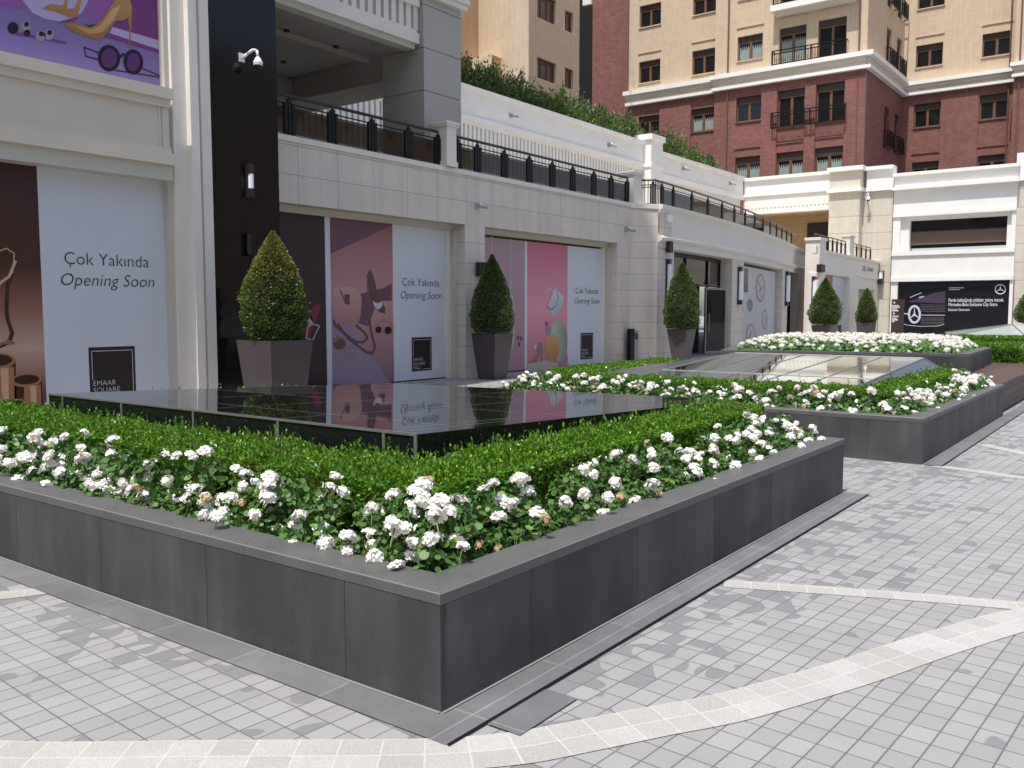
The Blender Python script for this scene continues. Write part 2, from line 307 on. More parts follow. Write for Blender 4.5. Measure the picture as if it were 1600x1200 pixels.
b = MB(); b.face([(-150, -150, 0), (250, -150, 0), (250, 250, 0), (-150, 250, 0)], M['paving'])
tag(b.build('ground'), kind='structure')

def band(name, pts, width, side=1, z=.004):
    """granite band: smooth path, two rows of setts with UVs along the path"""
    me = bpy.data.meshes.new(name); P = [Vector((p[0], p[1], 0)) for p in pts]; Q = []
    for i in range(len(P) - 1):
        p0 = P[max(i - 1, 0)]; p1 = P[i]; p2 = P[i + 1]; p3 = P[min(i + 2, len(P) - 1)]
        for k in range(10):
            t = k / 10; Q.append(.5 * ((2 * p1) + (p2 - p0) * t + (2 * p0 - 5 * p1 + 4 * p2 - p3) * t * t + (3 * p1 - p0 - 3 * p2 + p3) * t ** 3))
    Q.append(P[-1]); v = []; uv = []; f = []; s = 0
    for i, q in enumerate(Q):
        a = (Q[min(i + 1, len(Q) - 1)] - Q[max(i - 1, 0)]).normalized(); n = Vector((a.y, -a.x, 0)) * side
        if i: s += (q - Q[i - 1]).length
        v += [(q.x, q.y, z), (q.x + n.x * width, q.y + n.y * width, z)]; uv += [(s, 0), (s, width)]
    for i in range(len(Q) - 1):
        q = (2 * i, 2 * i + 1, 2 * i + 3, 2 * i + 2); f.append(q if side < 0 else q[::-1])
    me.from_pydata(v, [], f); ul = me.uv_layers.new(name='UVMap')
    for l in me.loops: ul.data[l.index].uv = uv[l.vertex_index]
    me.materials.append(M['band_uv']); o = link(name, me); return tag(o, kind='structure')
mm = M['band_uv'] = M['band'].copy(); nt = mm.node_tree
br = [n for n in nt.nodes if n.type == 'TEX_BRICK'][0]; uvn = nt.nodes.new('ShaderNodeUVMap'); nt.links.new(uvn.outputs[0], br.inputs['Vector'])
br.inputs['Row Height'].default_value = .121; br.inputs['Brick Width'].default_value = .155
band('paving_band', [(1.1, 4.1), (1.441, 3.446), (1.649, 3.149), (1.867, 2.871), (2.10, 2.565), (2.38, 2.20), (2.60, 1.975), (2.785, 1.85), (3.101, 1.658), (3.355, 1.496), (3.682, 1.34), (4.05, 1.18), (4.52, 1.0), (5.0, .80), (5.37, .62), (6.2, .1), (7.5, -.9)], .242, 1)
band('paving_band', [(4.80, 2.03), (5.17, 1.15), (5.37, .60), (5.8, -.6)], .155, -1, .003)
band('paving_band', [(2.44, 5.05), (2.15, 5.20), (1.2, 5.9)], .16, 1, .003)
band('paving_band', [(9.86, 1.95), (9.75, 1.5), (9.62, 1.05), (9.0, -1.5)], .17, -1, .003)
band('paving_band', [(11.82, 1.85), (11.25, 1.25), (10.3, .1)], .17, -1, .003)

# margin slabs round the planters and the drain slot
M['margin'] = grid('margin', (.15, .15, .155), 'XY', .62, .62, .17, .3, joint=.004, jcol=(.24, .235, .225), tone=.08, rough=.6, bump=.2, var=.2)
b = MB(); z = .006
def slab(x0, x1, y0, y1, zz=.006, m='margin'): b.face([(x0, y0, zz), (x1, y0, zz), (x1, y1, zz), (x0, y1, zz)], M[m])
slab(2.40, 8.0, 2.085, 2.262); slab(2.40, 2.585, 2.262, 9.9)
slab(9.93, 40, 1.87, 2.035); slab(2.62, 3.02, 1.905, 2.062, .008)
tag(b.build('paving_margin'), kind='structure')
b = MB(); b.face([(2.40, 2.066, .009), (8.0, 2.066, .009), (8.0, 2.081, .009), (2.40, 2.081, .009)], M['black_metal'])
b.face([(9.93, 1.853, .009), (40, 1.853, .009), (40, 1.866, .009), (9.93, 1.866, .009)], M['black_metal'])
tag(b.build('drain_slot'), 'long thin black drain slot in the paving along the planters', 'drain')
b = MB(); b.box(WORLD, 2.586, 7.9, -2.264, -2.253, .0, .012, M['grout']); b.box(WORLD, 2.573, 2.585, -9.8, -2.27, .0, .012, M['grout'])
b.box(WORLD, 9.93, 15.38, -2.032, -2.022, .0, .012, M['grout'])
tag(b.build('sealant_strip'), kind='structure')
# ------------------------------------------------------------------ planters
def panels(b, fr, u0, u1, z0, z1, step, start, depth=.03):
    us = [u0] + [u for u in np.arange(start, u1, step) if u0 + .1 < u < u1 - .1] + [u1]
    for i, (a, c) in enumerate(zip(us[:-1], us[1:])):
        k = random.choice(['basalt', 'basalt_b', 'basalt_c']); b.box(fr, a + (.0015 if i else 0), c - .0015, -depth, 0, z0, z1, M[k])
def planter(name, label, x0, x1, y0, y1, H, px=1.0, group=None, wx=.20):
    t = thing(name, label, 'planter', (x0, y0, 0), group)
    b = MB(); fL = Fr(x0, y1, 0, -1); fR = Fr(x0, y0, 1, 0); fB = Fr(x1, y0, 0, 1)
    zc = H - .048
    L = y1 - y0
    b.box(WORLD, x0 + .012, x1 - .012, -(y1 - .012), -(y0 + .012), 0, H - .10, M['grout'])
    panels(b, fL, .0, L, .0, zc - .002, px, (L - .55) % px + 0.0)
    panels(b, fR, .031, x1 - x0, .0, zc - .002, px, .62)
    panels(b, fB, .031, L, .0, zc - .002, px, .6)
    b.build('wall', t)
    b = MB(); e = .002
    # mitred coping ring, joints every ~1.2 m
    X0, X1, Y0, Y1 = x0 - e, x1 + e, y0 - e, y1 + e; W = wx
    def ring(p, q, r, s):
        n = max(1, round(math.hypot(q[0] - p[0], q[1] - p[1]) / 1.25)); P, Q, R, S = map(Vector, (p, q, r, s))
        for i in range(n):
            t0, t1 = i / n, (i + 1) / n; g = .0015
            a, c, d_, f_ = P.lerp(Q, t0), P.lerp(Q, t1), S.lerp(R, t1), S.lerp(R, t0)
            sh = (Q - P).normalized() * g; a = a + sh; f_ = f_ + sh
            k = .006
            inn = lambda o_, i_: o_ + (i_ - o_).normalized() * k
            a2, c2 = inn(a, f_), inn(c, d_)
            b.hexa([(a.x, a.y, zc), (c.x, c.y, zc), (d_.x, d_.y, zc), (f_.x, f_.y, zc), (a.x, a.y, H - .005), (c.x, c.y, H - .005), (d_.x, d_.y, H - .005), (f_.x, f_.y, H - .005)], M['coping'])
            b.face([(a.x, a.y, H - .005), (c.x, c.y, H - .005), (c2.x, c2.y, H), (a2.x, a2.y, H)], M['coping_edge'])
            b.face([(a2.x, a2.y, H), (c2.x, c2.y, H), (d_.x, d_.y, H), (f_.x, f_.y, H)], M['coping'])
    o = [(X0, Y0), (X1, Y0), (X1, Y1), (X0, Y1)]; i_ = [(X0 + W, Y0 + W), (X1 - W, Y0 + W), (X1 - W, Y1 - W), (X0 + W, Y1 - W)]
    for k in range(4): ring(o[k], o[(k + 1) % 4], i_[(k + 1) % 4], i_[k])
    b.build('coping', t)
    b = MB()
    for a_ in ((x0 + .01, x1 - .01, y0 + .01, y0 + W - .02), (x0 + .01, x1 - .01, y1 - W + .02, y1 - .01), (x0 + .011, x0 + W - .02, y0 + W - .019, y1 - W + .019), (x1 - W + .02, x1 - .011, y0 + W - .019, y1 - W + .019)): b.box(WORLD, a_[0], a_[1], -a_[3], -a_[2], zc + .002, H - .006, M['grout'])
    b.build('grout_line', t)
    b = MB(); b.face([(x0 + .15, y0 + .15, H - .07), (x1 - .15, y0 + .15, H - .07), (x1 - .15, y1 - .15, H - .07), (x0 + .15, y1 - .15, H - .07)], M['soil'])
    b.build('soil', t); return t
M['coping_edge'] = mat('coping_edge', (.15, .15, .15), .5)
planter('stone_planter', 'nearest low dark basalt planter with the black glass box in its middle', 2.6, 7.955, 2.28, 9.75, .487)
planter('stone_planter', 'second dark basalt planter, round the sloping glass skylight', 9.94, 15.36, 2.05, 7.9, .487, 1.25)
# third planter: taller, not square to the others
def quad_planter():
    t = thing('stone_planter', 'raised dark basalt planter full of white flowers behind the sloping skylight', 'planter', (17.5, 2.9, 0))
    A, B_, Cc, D = Vector((17.47, 2.885, 0)), Vector((20.9, 3.05, 0)), Vector((20.9, 8.2, 0)), Vector((16.35, 7.08, 0))
    H = .84; b = MB(); cpb = MB(); P = [A, B_, Cc, D]; cen = (A + B_ + Cc + D) / 4
    for i in range(4):
        p, q = P[i], P[(i + 1) % 4]; fr = Fr(p.x, p.y, (q - p).x, (q - p).y); L = (q - p).length
        panels(b, fr, 0, L - .001, 0, H - .052, 1.3, .4, depth=.04 + .001 * i)
        pi, qi = p + (cen - p).normalized() * .42, q + (cen - q).normalized() * .42
        cpb.hexa([(p.x, p.y, H - .05), (q.x, q.y, H - .05), (qi.x, qi.y, H - .05), (pi.x, pi.y, H - .05), (p.x, p.y, H), (q.x, q.y, H), (qi.x, qi.y, H), (pi.x, pi.y, H)], M['coping'])
    b.build('wall', t); cpb.build('coping', t)
    s = MB(); s.face([tuple(p + (cen - p) * .06 + Vector((0, 0, H - .07))) for p in P], M['soil']); s.build('soil', t)
    return P, cen
Q3, Q3c = quad_planter()
# timber bench
t = thing('timber_bench', 'long brown slatted timber bench running on from the end of the second planter', 'bench', (15.4, 2.1, 0))
b = MB(); b.box(WORLD, 15.372, 24.0, -3.15, -2.10, .455, .487, M['deck']); b.build('seat', t)
b = MB(); b.box(WORLD, 15.372, 24.0, -3.1, -2.12, .03, .453, M['deck_v']); b.build('front_boards', t)

# ------------------------------------------------------------------ glass boxes in the planters
t = thing('skylight_box', 'black glass box with pale panel joints standing inside the nearest planter', 'skylight', (4, 3.7, .4))
A, B_, Cc, D = (4.0, 3.69), (4.0, 8.23), (7.2, 7.03), (7.8, 3.22); H = .847; HZ = lambda x: H - .0171 * (x - 4.0)
b = MB(); b.face([(q_[0], q_[1], HZ(q_[0])) for q_ in (A, D, Cc, B_)], M['glass_top']); b.build('glass_top', t)
b = MB(); P = [A, D, Cc, B_]
for p, q in zip(P, P[1:] + P[:1]): b.face([(p[0], p[1], .42), (q[0], q[1], .42), (q[0], q[1], HZ(q[0]) - .001), (p[0], p[1], HZ(p[0]) - .001)], M['black_glass'])
b.build('glass_side', t)
def strip(b, p, q, wd, z, m):
    p = Vector((*p, 0)); q = Vector((*q, 0)); n = (q - p).normalized().cross(Vector((0, 0, 1))) * wd / 2; h = Vector((0, 0, z)); V_ = [p - n + h, q - n + h, q + n + h, p + n + h][::-1]
    for v_ in V_: v_.z -= .0171 * (v_.x - 4.0)
    b.face(V_, m)
b = MB(); fr = Fr(4.0, 8.23, 0, -1)
lerp = lambda a, c, t_: (a[0] + (c[0] - a[0]) * t_, a[1] + (c[1] - a[1]) * t_)
for i, y in enumerate((7.98, 7.008, 6.0, 5.0, 3.97, 3.70)):
    b.box(fr, 8.23 - y - .012, 8.23 - y + .012, -.002, .006, .42, H - .004, M['silver'])
b.box(fr, 0, 8.23 - 3.69, -.004, .007, H - .012, H + .004, M['silver'])
for y in (7.008, 6.0, 5.0, 3.97):
    tt = (8.23 - y) / (8.23 - 3.69); strip(b, (4.0, y), lerp(Cc, D, tt), .007, H + .003, M['silver'])
for k in (.12, .4, .7): strip(b, lerp(A, D, k), lerp(B_, Cc, k), .007, H + .003, M['silver'])
strip(b, lerp(A, B_, .035), lerp(D, Cc, .035), .006, H + .003, M['silver'])
b.build('panel_joint', t)

t = thing('skylight_slope', 'low sloping green-grey glass skylight inside the second planter', 'skylight', (11.2, 3, .4))
x0, x1, ya, yb, z0, z1 = 11.2, 14.95, 3.12, 6.2, .655, .862
b = MB(); T = lambda x, y: (x, y, z0 + (z1 - z0) * (x - x0) / (x1 - x0))
b.face([T(x0, ya), T(x1, ya), T(x1, yb), T(x0, yb)], M['sky_glass']); b.build('glass_top', t)
b = MB(); b.face([(x0, ya, z0), (x1 + .2, ya - .30, .66), (x1, ya, z1)], M['side_glass'])
b.face([(x1, ya, z1), (x1 + .2, ya - .30, .66), (x1 + .2, yb + .3, .66), (x1, yb, z1)], M['side_glass'])
b.face([(x1, yb, z1), (x1 + .2, yb + .3, .66), (x0 - .2, yb + .9, .64), (x0, yb, z0)], M['side_glass']); b.build('glass_side', t)
b = MB()
for k in (.2, .4, .6, .8): 
    y = ya + (yb - ya) * k; b.tube([Vector(T(x0, y)) + Vector((0, 0, .002)), Vector(T(x1, y)) + Vector((0, 0, .002))], .007, M['silver'], 6)
b.tube([T(x1, ya), T(x1, yb)], .012, M['silver'], 6); b.tube([T(x1, ya), T(x0, ya)], .014, M['silver'], 6)
b.tube([T(x1, ya), (x1 + .2, ya - .3, .66)], .012, M['silver'], 6); b.tube([T(x1, yb), T(x0, yb)], .012, M['silver'], 6)
b.tube([T((x0 + x1) / 2 - .9, ya), T((x0 + x1) / 2 - .9, yb)], .01, M['silver'], 6); b.build('frame', t)
b = MB(); b.box(WORLD, x0 - .02, x1 + .19, -(yb + .28), -(ya - .28), .42, .64, M['granite']); b.build('base', t)

# third skylight far right, hipped, in its own planter behind the bench
t = thing('skylight_hip', 'far hipped pale green glass skylight right of the white flower bed', 'skylight', (27, 4, .4))
ridge = at(1582, 507, X=29.5); r2 = at(1640, 507, X=29.5); zb = at(1540, 527, X=26.5).z
b = MB(); a = at(1480, 529, X=26.5); a.z = zb; c = Vector((26.5, 1.0, zb)); d = Vector((31.5, 1.0, zb)); e = Vector((31.5, a.y + 1.0, zb))
R1 = Vector((29.0, at(1582, 507, X=29).y, at(1582, 507, X=29).z)); R2 = Vector((29.0, 2.0, R1.z))
for f in ([a, c, R2, R1], [c, d, R2], [d, e, R1, R2], [e, a, R1]): b.face(f, M['pale_glass'])
b.build('glass_top', t)
b = MB(); b.tube([a, R1, R2, c], .025, M['silver'], 6); b.tube([R1, e], .025, M['silver'], 6); b.tube([R1, Vector((26.5, a.y - 1.9, zb))], .02, M['silver'], 6); b.build('frame', t)
b = MB(); b.box(WORLD, 26.5, 31.5, -a.y, -1.0, .4, zb - .003, M['granite']); b.build('base', t)
planter('stone_planter', 'far dark basalt planter under the hedge behind the timber bench', 24.2, 33, 1.9, 6.5, .487, 1.25)

# ------------------------------------------------------------------ foliage
def leaves(name, cen, nrm, size, mt, parent=None, aspect=.55, spread=.9, nv=4, cup=.15, upb=0.0, extra=None):
    n = len(cen); t = nrm + RNG.normal(0, spread, (n, 3)); t[:, 2] += upb; t /= np.linalg.norm(t, axis=1)[:, None] + 1e-9
    r = RNG.normal(0, 1, (n, 3)); s = np.cross(t, r); s /= np.linalg.norm(s, axis=1)[:, None] + 1e-9; u = np.cross(s, t)
    L = (size * RNG.uniform(.7, 1.3, n))[:, None]; Wd = L * aspect
    if nv == 4:
        V = np.stack([cen, cen + t * L * .5 + s * Wd * .5 + u * L * cup, cen + t * L, cen + t * L * .5 - s * Wd * .5 + u * L * cup], 1)
    elif nv == 6:
        V = np.stack([cen, cen + t * L * .3 + s * Wd * .45 + u * L * cup, cen + t * L * .75 + s * Wd * .4 + u * L * cup, cen + t * L,
                      cen + t * L * .75 - s * Wd * .4 + u * L * cup, cen + t * L * .3 - s * Wd * .45 + u * L * cup], 1)
    else:   # rounded scalloped leaf, face normal = t
        vs = []
        for k in range(nv):
            a = 2 * math.pi * k / nv; rr = .5 * (1 if k % 2 else .86)
            vs.append(cen + s * math.cos(a) * L * rr + u * math.sin(a) * L * rr + t * L * cup * (1 if k % 2 else .7))
        V = np.stack(vs, 1)
    V = V.reshape(-1, 3); me = bpy.data.meshes.new(name); k = nv
    me.vertices.add(n * k); me.vertices.foreach_set('co', V.astype(np.float32).ravel()); me.loops.add(n * k); me.loops.foreach_set('vertex_index', np.arange(n * k, dtype=np.int32))
    me.polygons.add(n); me.polygons.foreach_set('loop_start', np.arange(0, n * k, k, dtype=np.int32)); me.polygons.foreach_set('loop_total', np.full(n, k, dtype=np.int32))
    me.materials.append(mt); me.update(calc_edges=True); me.validate()
    return link(name, me, parent)
def vnoise(p, s, seed=0):
    q = p * s; return (np.sin(q[:, 0] * 1.7 + seed) * np.cos(q[:, 1] * 2.1 + seed * 2) + np.sin(q[:, 1] * 3.3 + q[:, 2] * 2.2 + seed) * .5 + np.sin(q[:, 0] * 5.1 - q[:, 2] * 4 + seed) * .35) / 1.85
def hedge_run(x0, x1, y0, y1, zt, zb, dens, sides='xXyY'):
    """points on top and sides of a clipped box, uneven"""
    P = []; Nn = []
    def add(n, f, nr):
        if n <= 0: return
        P.append(f(RNG.random((n, 3)))); Nn.append(np.tile(nr, (n, 1)).astype(float))
    lx, ly, h = x1 - x0, y1 - y0, zt - zb
    add(int(lx * ly * dens), lambda r: np.c_[x0 + r[:, 0] * lx, y0 + r[:, 1] * ly, zt - r[:, 2] ** 2 * .05], (0, 0, 1))
    for sd, nr in (('x', (-1, 0, .25)), ('X', (1, 0, .25))):
        if sd in sides: add(int(ly * h * dens), lambda r: np.c_[(x0 + r[:, 2] ** 2 * .05) if sd == 'x' else (x1 - r[:, 2] ** 2 * .05), y0 + r[:, 0] * ly, zb + r[:, 1] * h], nr)
    for sd, nr in (('y', (0, -1, .25)), ('Y', (0, 1, .25))):
        if sd in sides: add(int(lx * h * dens), lambda r: np.c_[x0 + r[:, 0] * lx, (y0 + r[:, 2] ** 2 * .05) if sd == 'y' else (y1 - r[:, 2] ** 2 * .05), zb + r[:, 1] * h], nr)
    P = np.concatenate(P); Nn = np.concatenate(Nn)
    edge = np.minimum(np.minimum(P[:, 0] - x0, x1 - P[:, 0]), np.minimum(P[:, 1] - y0, y1 - P[:, 1]))
    top = Nn[:, 2] == 1
    P[top, 2] -= np.clip(.11 - edge[top], 0, .11) ** 2 * 7
    d = vnoise(P, 3.2) * .026 + vnoise(P, 11, 3) * .016 + vnoise(P, 27, 1) * .008
    P += Nn * d[:, None]; return P, Nn
def hedge(name, label, runs, leaf, sprigs, group=None):
    t = thing(name, label, 'hedge', (runs[0][0], runs[0][2], runs[0][5]), group)
    Ps, Ns = [], []; core = MB()
    for i, (x0, x1, y0, y1, zt, zb, dens, sides) in enumerate(runs):
        p, n = hedge_run(x0, x1, y0, y1, zt, zb, dens, sides); Ps.append(p); Ns.append(n)
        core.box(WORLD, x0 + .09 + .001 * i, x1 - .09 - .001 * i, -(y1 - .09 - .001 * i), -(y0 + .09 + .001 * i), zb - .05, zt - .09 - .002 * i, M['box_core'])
    P = np.concatenate(Ps); Nn = np.concatenate(Ns)
    leaves('foliage', P, Nn, np.full(len(P), leaf), M['box_leaf'], t, .6, .75, 6 if leaf < .025 else 4, .12, .3)
    core.build('dark_core', t)  # near-black solid filling the inside of the hedge
    if sprigs:
        top = P[(Nn[:, 2] == 1)]; idx = RNG.choice(len(top), sprigs, replace=False); q = top[idx]
        h = RNG.uniform(.01, 1, sprigs) ** 2.2 * .10; C_, N_ = [], []
        for k in range(7):
            f = k / 6; a = RNG.uniform(0, 6.28, sprigs)
            C_.append(q + np.c_[np.zeros(sprigs), np.zeros(sprigs), h * f]); N_.append(np.c_[np.cos(a), np.sin(a), np.full(sprigs, .9 + f)])
        leaves('new_shoots', np.concatenate(C_), np.concatenate(N_), np.full(7 * sprigs, leaf), M['box_leaf'], t, .55, .18, 6 if leaf < .025 else 4, .1)
    return t
zb = .46
hedge('box_hedge', 'clipped green box hedge round the black glass box', [
    (3.24, 3.88, 2.96, 9.0, .725, zb, 13000, 'x'), (3.25, 5.6, 2.93, 3.55, .73, zb, 13000, 'y'), (5.5, 6.7, 2.91, 3.45, .742, zb, 13000, 'y'), (6.6, 7.66, 2.88, 3.5, .76, zb, 13000, 'xyX'),
    (7.30, 7.68, 3.7, 7.3, .70, zb, 5000, 'xyX'), (3.9, 7.4, 8.6, 9.0, .66, zb, 3000, 'y')], .0235, 4200)
hedge('box_hedge', 'clipped green box hedge round the sloping skylight', [
    (10.62, 11.1, 2.62, 7.4, .70, zb, 6500, 'x'), (10.65, 14.9, 2.55, 2.98, .72, zb, 6500, 'y'),
    (10.9, 14.6, 6.95, 7.5, .74, zb, 4500, 'y')], .026, 500)
hedge('box_hedge', 'taller bright green box hedge at the end of the timber bench', [
    (24.6, 25.6, 2.0, 6.2, .95, zb, 2500, 'xy'), (25.7, 26.4, 1.0, 6.4, .78, zb, 2000, 'xy')], .045, 0)
hedge('box_hedge', 'dark clipped hedge block beyond the raised flower planter', [
    (21.6, 23.6, 2.62, 4.6, .86, .40, 2600, 'xy')], .045, 0)

# flower heads ------------------------------------------------------
def flower_head(R=.036, old=0.0, n=15):
    b = MB(); me_v = []
    for k in range(n):
        ph = math.acos(1 - 1.25 * (k + .5) / n); th = k * 2.4 + random.uniform(-.3, .3)
        d = Vector((math.sin(ph) * math.cos(th), math.sin(ph) * math.sin(th), math.cos(ph) * .9)); c = d * R * random.uniform(.8, 1.1)
        dn = (d + Vector([random.uniform(-.25, .25) for _ in range(3)])).normalized(); s = dn.orthogonal().normalized(); u = dn.cross(s)
        mt = M['petal_old'] if random.random() < old else M['petal']; fr = random.uniform(.0145, .0195) * (.7 if mt is M['petal_old'] else 1); a0 = random.uniform(0, 6.28)
        for j in range(5):
            a = a0 + j * 1.2566; e = s * math.cos(a) + u * math.sin(a); g = dn.cross(e); cu = random.uniform(-.1, .35)
            b.face([c, c + e * fr * .6 + g * fr * .42 + dn * fr * .1, c + e * fr * 1.05 + g * fr * .32 + dn * fr * cu, c + e * fr * 1.12 + dn * fr * cu * 1.1,
                    c + e * fr * 1.05 - g * fr * .32 + dn * fr * cu, c + e * fr * .6 - g * fr * .42 + dn * fr * .1], mt)
    b.ball((0, 0, .0), R * .66, M['petal'] if old < .5 else M['petal_old'], 10, -.5, .999)
    b.cyl((0, 0, -.09), (0, 0, 0), .0025, .0035, M['stem'], 5)
    me = bpy.data.meshes.new('flower_head'); me.from_pydata(b.v, [], b.f)
    for m in b.mats: me.materials.append(m)
    me.polygons.foreach_set('material_index', b.m); me.update(); return me
HEADS = [flower_head(), flower_head(.040, .05, 18), flower_head(.030, 0, 11), flower_head(.034, .35, 14), flower_head(.036, .1), flower_head(.038, 0, 17), flower_head(.028, .9, 12), flower_head(.02, 0, 6)]
def geranium_foliage(seed, R=.155, Hh=.16):
    rg = np.random.default_rng(seed); n = 150; ph = rg.uniform(0, 6.28, n); q = rg.random(n) ** .5
    x = np.cos(ph) * q * R; y = np.sin(ph) * q * R; zt = Hh * (1 - q ** 2.2) * .9; zz = zt * rg.uniform(.55, 1.0, n) + rg.uniform(-.01, .03, n)
    cen = np.c_[x, y, zz]; nr = np.c_[np.cos(ph) * q, np.sin(ph) * q, np.full(n, .75)]
    o = leaves('foliage_source', cen, nr, rg.uniform(.024, .044, n), M['ger_leaf'], None, 1, .6, 12, .26); me = o.data
    bpy.data.objects.remove(o)
    b = MB()
    for i in range(0, n, 3): b.cyl((x[i] * .2, y[i] * .2, -.03), (x[i], y[i], zz[i]), .0028, .002, M['stem'], 4, False)
    k = len(me.vertices); v = [tuple(p.co) for p in me.vertices] + b.v; f = [tuple(p.vertices) for p in me.polygons] + [tuple(i + k for i in ff) for ff in b.f]
    m2 = bpy.data.meshes.new('foliage'); m2.from_pydata(v, [], f); m2.materials.append(M['ger_leaf']); m2.materials.append(M['stem'])
    m2.polygons.foreach_set('material_index', [0] * len(me.polygons) + [1] * len(b.f)); m2.update(); return m2
FOL = [geranium_foliage(s) for s in range(8)]
def geranium(x, y, z, label, group, sc=1.0, heads=4, out=(0, 0)):
    t = thing('geranium_plant', label, 'flowering plant', (x, y, z), group)
    rz = random.uniform(0, 6.28); t.rotation_euler = (0, 0, 0); t.scale = (sc,) * 3
    o = bpy.data.objects.new('foliage', random.choice(FOL)); C.objects.link(o); o.parent = t; o.rotation_euler = (0, 0, rz)
    for k in range(heads):
        a = random.uniform(0, 6.28); r = random.uniform(.03, .17); hx = math.cos(a) * r + out[0] * random.uniform(0, .09); hy = math.sin(a) * r + out[1] * random.uniform(0, .09)
        hz = .11 + random.uniform(-.05, .13) - r * .35
        me = random.choices(HEADS, [3, 3, 3, 4, 3, 3, 1.8, 2.5])[0]
        o = bpy.data.objects.new('flower_head', me); C.objects.link(o); o.parent = t; o.location = (hx, hy, max(.03, hz))
        s = random.uniform(.8, 1.2); o.scale = (s, s, s * random.uniform(.6, .95)); o.rotation_euler = (random.uniform(-.7, .7) + hy * 2 - .0, random.uniform(-.7, .7) - hx * 0 - .35, random.uniform(0, 6.28))
g1 = 'white geraniums along the nearest planter'; g2 = 'white geraniums along the second planter'
l1 = 'white flowering geranium with scalloped green leaves along the rim of the nearest planter'
l2 = 'white flowering geranium in the row along the rim of the second planter'
zz = .44
y = 2.66
while y < 7.6:
    for xo in (2.93, 3.09):
        if xo > 3.0 and random.random() < .25: continue
        geranium(xo + random.uniform(-.04, .04), y + random.uniform(-.05, .05), zz - .01 + (xo - 2.93) * .8, l1, g1, random.uniform(.85, 1.15), random.choice([3, 4, 4, 5, 5]), (-1, -.2))
    y += .21
x = 3.0
while x < 7.85:
    for yo in (2.61, 2.77):
        if yo > 2.7 and random.random() < .25: continue
        geranium(x + random.uniform(-.05, .05), yo + random.uniform(-.03, .03), zz - .01 + (yo - 2.61) * .8, l1, g1, random.uniform(.8, 1.1), random.choice([2, 3, 3, 4]) + (3 if x > 7.0 else 0), (-.3, -1))
    x += .25
y = 2.45
while y < 7.7:
    for xo in (10.25, 10.47):
        geranium(xo + random.uniform(-.04, .04), y + random.uniform(-.05, .05), zz + (xo - 10.3) * .25, l2, g2, random.uniform(.95, 1.2), random.choice([3, 4, 5, 5]), (-1, -.2))
    y += .27
x = 10.6
while x < 15.1:
    for yo in (2.33, 2.52):
        geranium(x + random.uniform(-.05, .05), yo + random.uniform(-.03, .03), zz + (yo - 2.38) * .25, l2, g2, random.uniform(.95, 1.2), random.choice([4, 5, 6]), (-.3, -1))
    x += .28
x = 10.3
while x < 15.0:
    geranium(x, 7.62, zz, 'white geranium in the row at the far side of the second planter', 'white geraniums at the far side of the second planter', 1.0, 2); x += .5
for k in range(12):
    geranium(24.45 + (k % 2) * .15, 2.1 + k * .36, .50, 'white geranium in front of the tall hedge at the bench end', 'white geraniums by the far hedge', 1.4, 6)
for k in range(5):
    geranium(25.62, 2.4 + k * .75, .72, 'white geranium in front of the far hipped skylight', 'white geraniums below the far skylight', 1.1, 4)

# mass bed in the raised planter
def bed():
    P = Q3; cen = Q3c; rg = np.random.default_rng(5); pts = []
    A, B_, Cc, D = [p + (cen - p) * .085 for p in P]
    n = 15000; s = rg.random(n); t = rg.random(n)
    a = np.outer(1 - s, A) + np.outer(s, B_); d = np.outer(1 - s, D) + np.outer(s, Cc); X = a * (1 - t)[:, None] + d * t[:, None]
    ed = np.minimum(np.minimum(s, 1 - s) * 4, np.minimum(t, 1 - t) * 4.5)
    h = .82 + .23 * (1 - np.exp(-ed * 3.2)) + .02 * np.sin(X[:, 0] * 5) * np.cos(X[:, 1] * 4)
    h = .80 + (h - .80) * np.where(rg.random(n) < .35, rg.random(n), 1)
    cen_ = np.c_[X[:, 0], X[:, 1], h]; o = leaves('src', cen_, np.tile((-.45, -.1, .6), (n, 1)), np.full(n, .06), M['ger_leaf'], None, 1, .35, 8, .15)
    me = o.data; v = [tuple(p.co) for p in me.vertices]; f = [tuple(p.vertices) for p in me.polygons]; mi = [0] * len(f); bpy.data.objects.remove(o)
    k = 0
    for i in range(n):
        if k >= 900: break
        if ed[i] < .12 and rg.random() < .75: continue
        if rg.random() > .09: continue
        c = (X[i, 0], X[i, 1], .82 + .25 * (1 - math.exp(-ed[i] * 3.2)) + rg.uniform(-.01, .045)); k += 1
        src = HEADS[rg.choice([0, 1, 4, 5, 5, 3])]; base = len(v); sc = rg.uniform(.95, 1.25)
        for q in src.vertices: v.append((c[0] + q.co.x * sc, c[1] + q.co.y * sc, c[2] + q.co.z * sc))
        names = [m.name for m in src.materials]
        for q in src.polygons:
            f.append(tuple(base + j for j in q.vertices)); nm = names[q.material_index]; mi.append(1 if nm == 'petal' else 2 if nm == 'petal_old' else 3)
    m2 = bpy.data.meshes.new('flower_bed'); m2.from_pydata(v, [], f)
    for nm in ('ger_leaf', 'petal', 'petal_old', 'stem'): m2.materials.append(M[nm])
    m2.polygons.foreach_set('material_index', mi); m2.update()
    tag(link('flower_bed', m2), 'dense mass of white geraniums filling the raised planter', 'flower bed', kind='stuff')
bed()

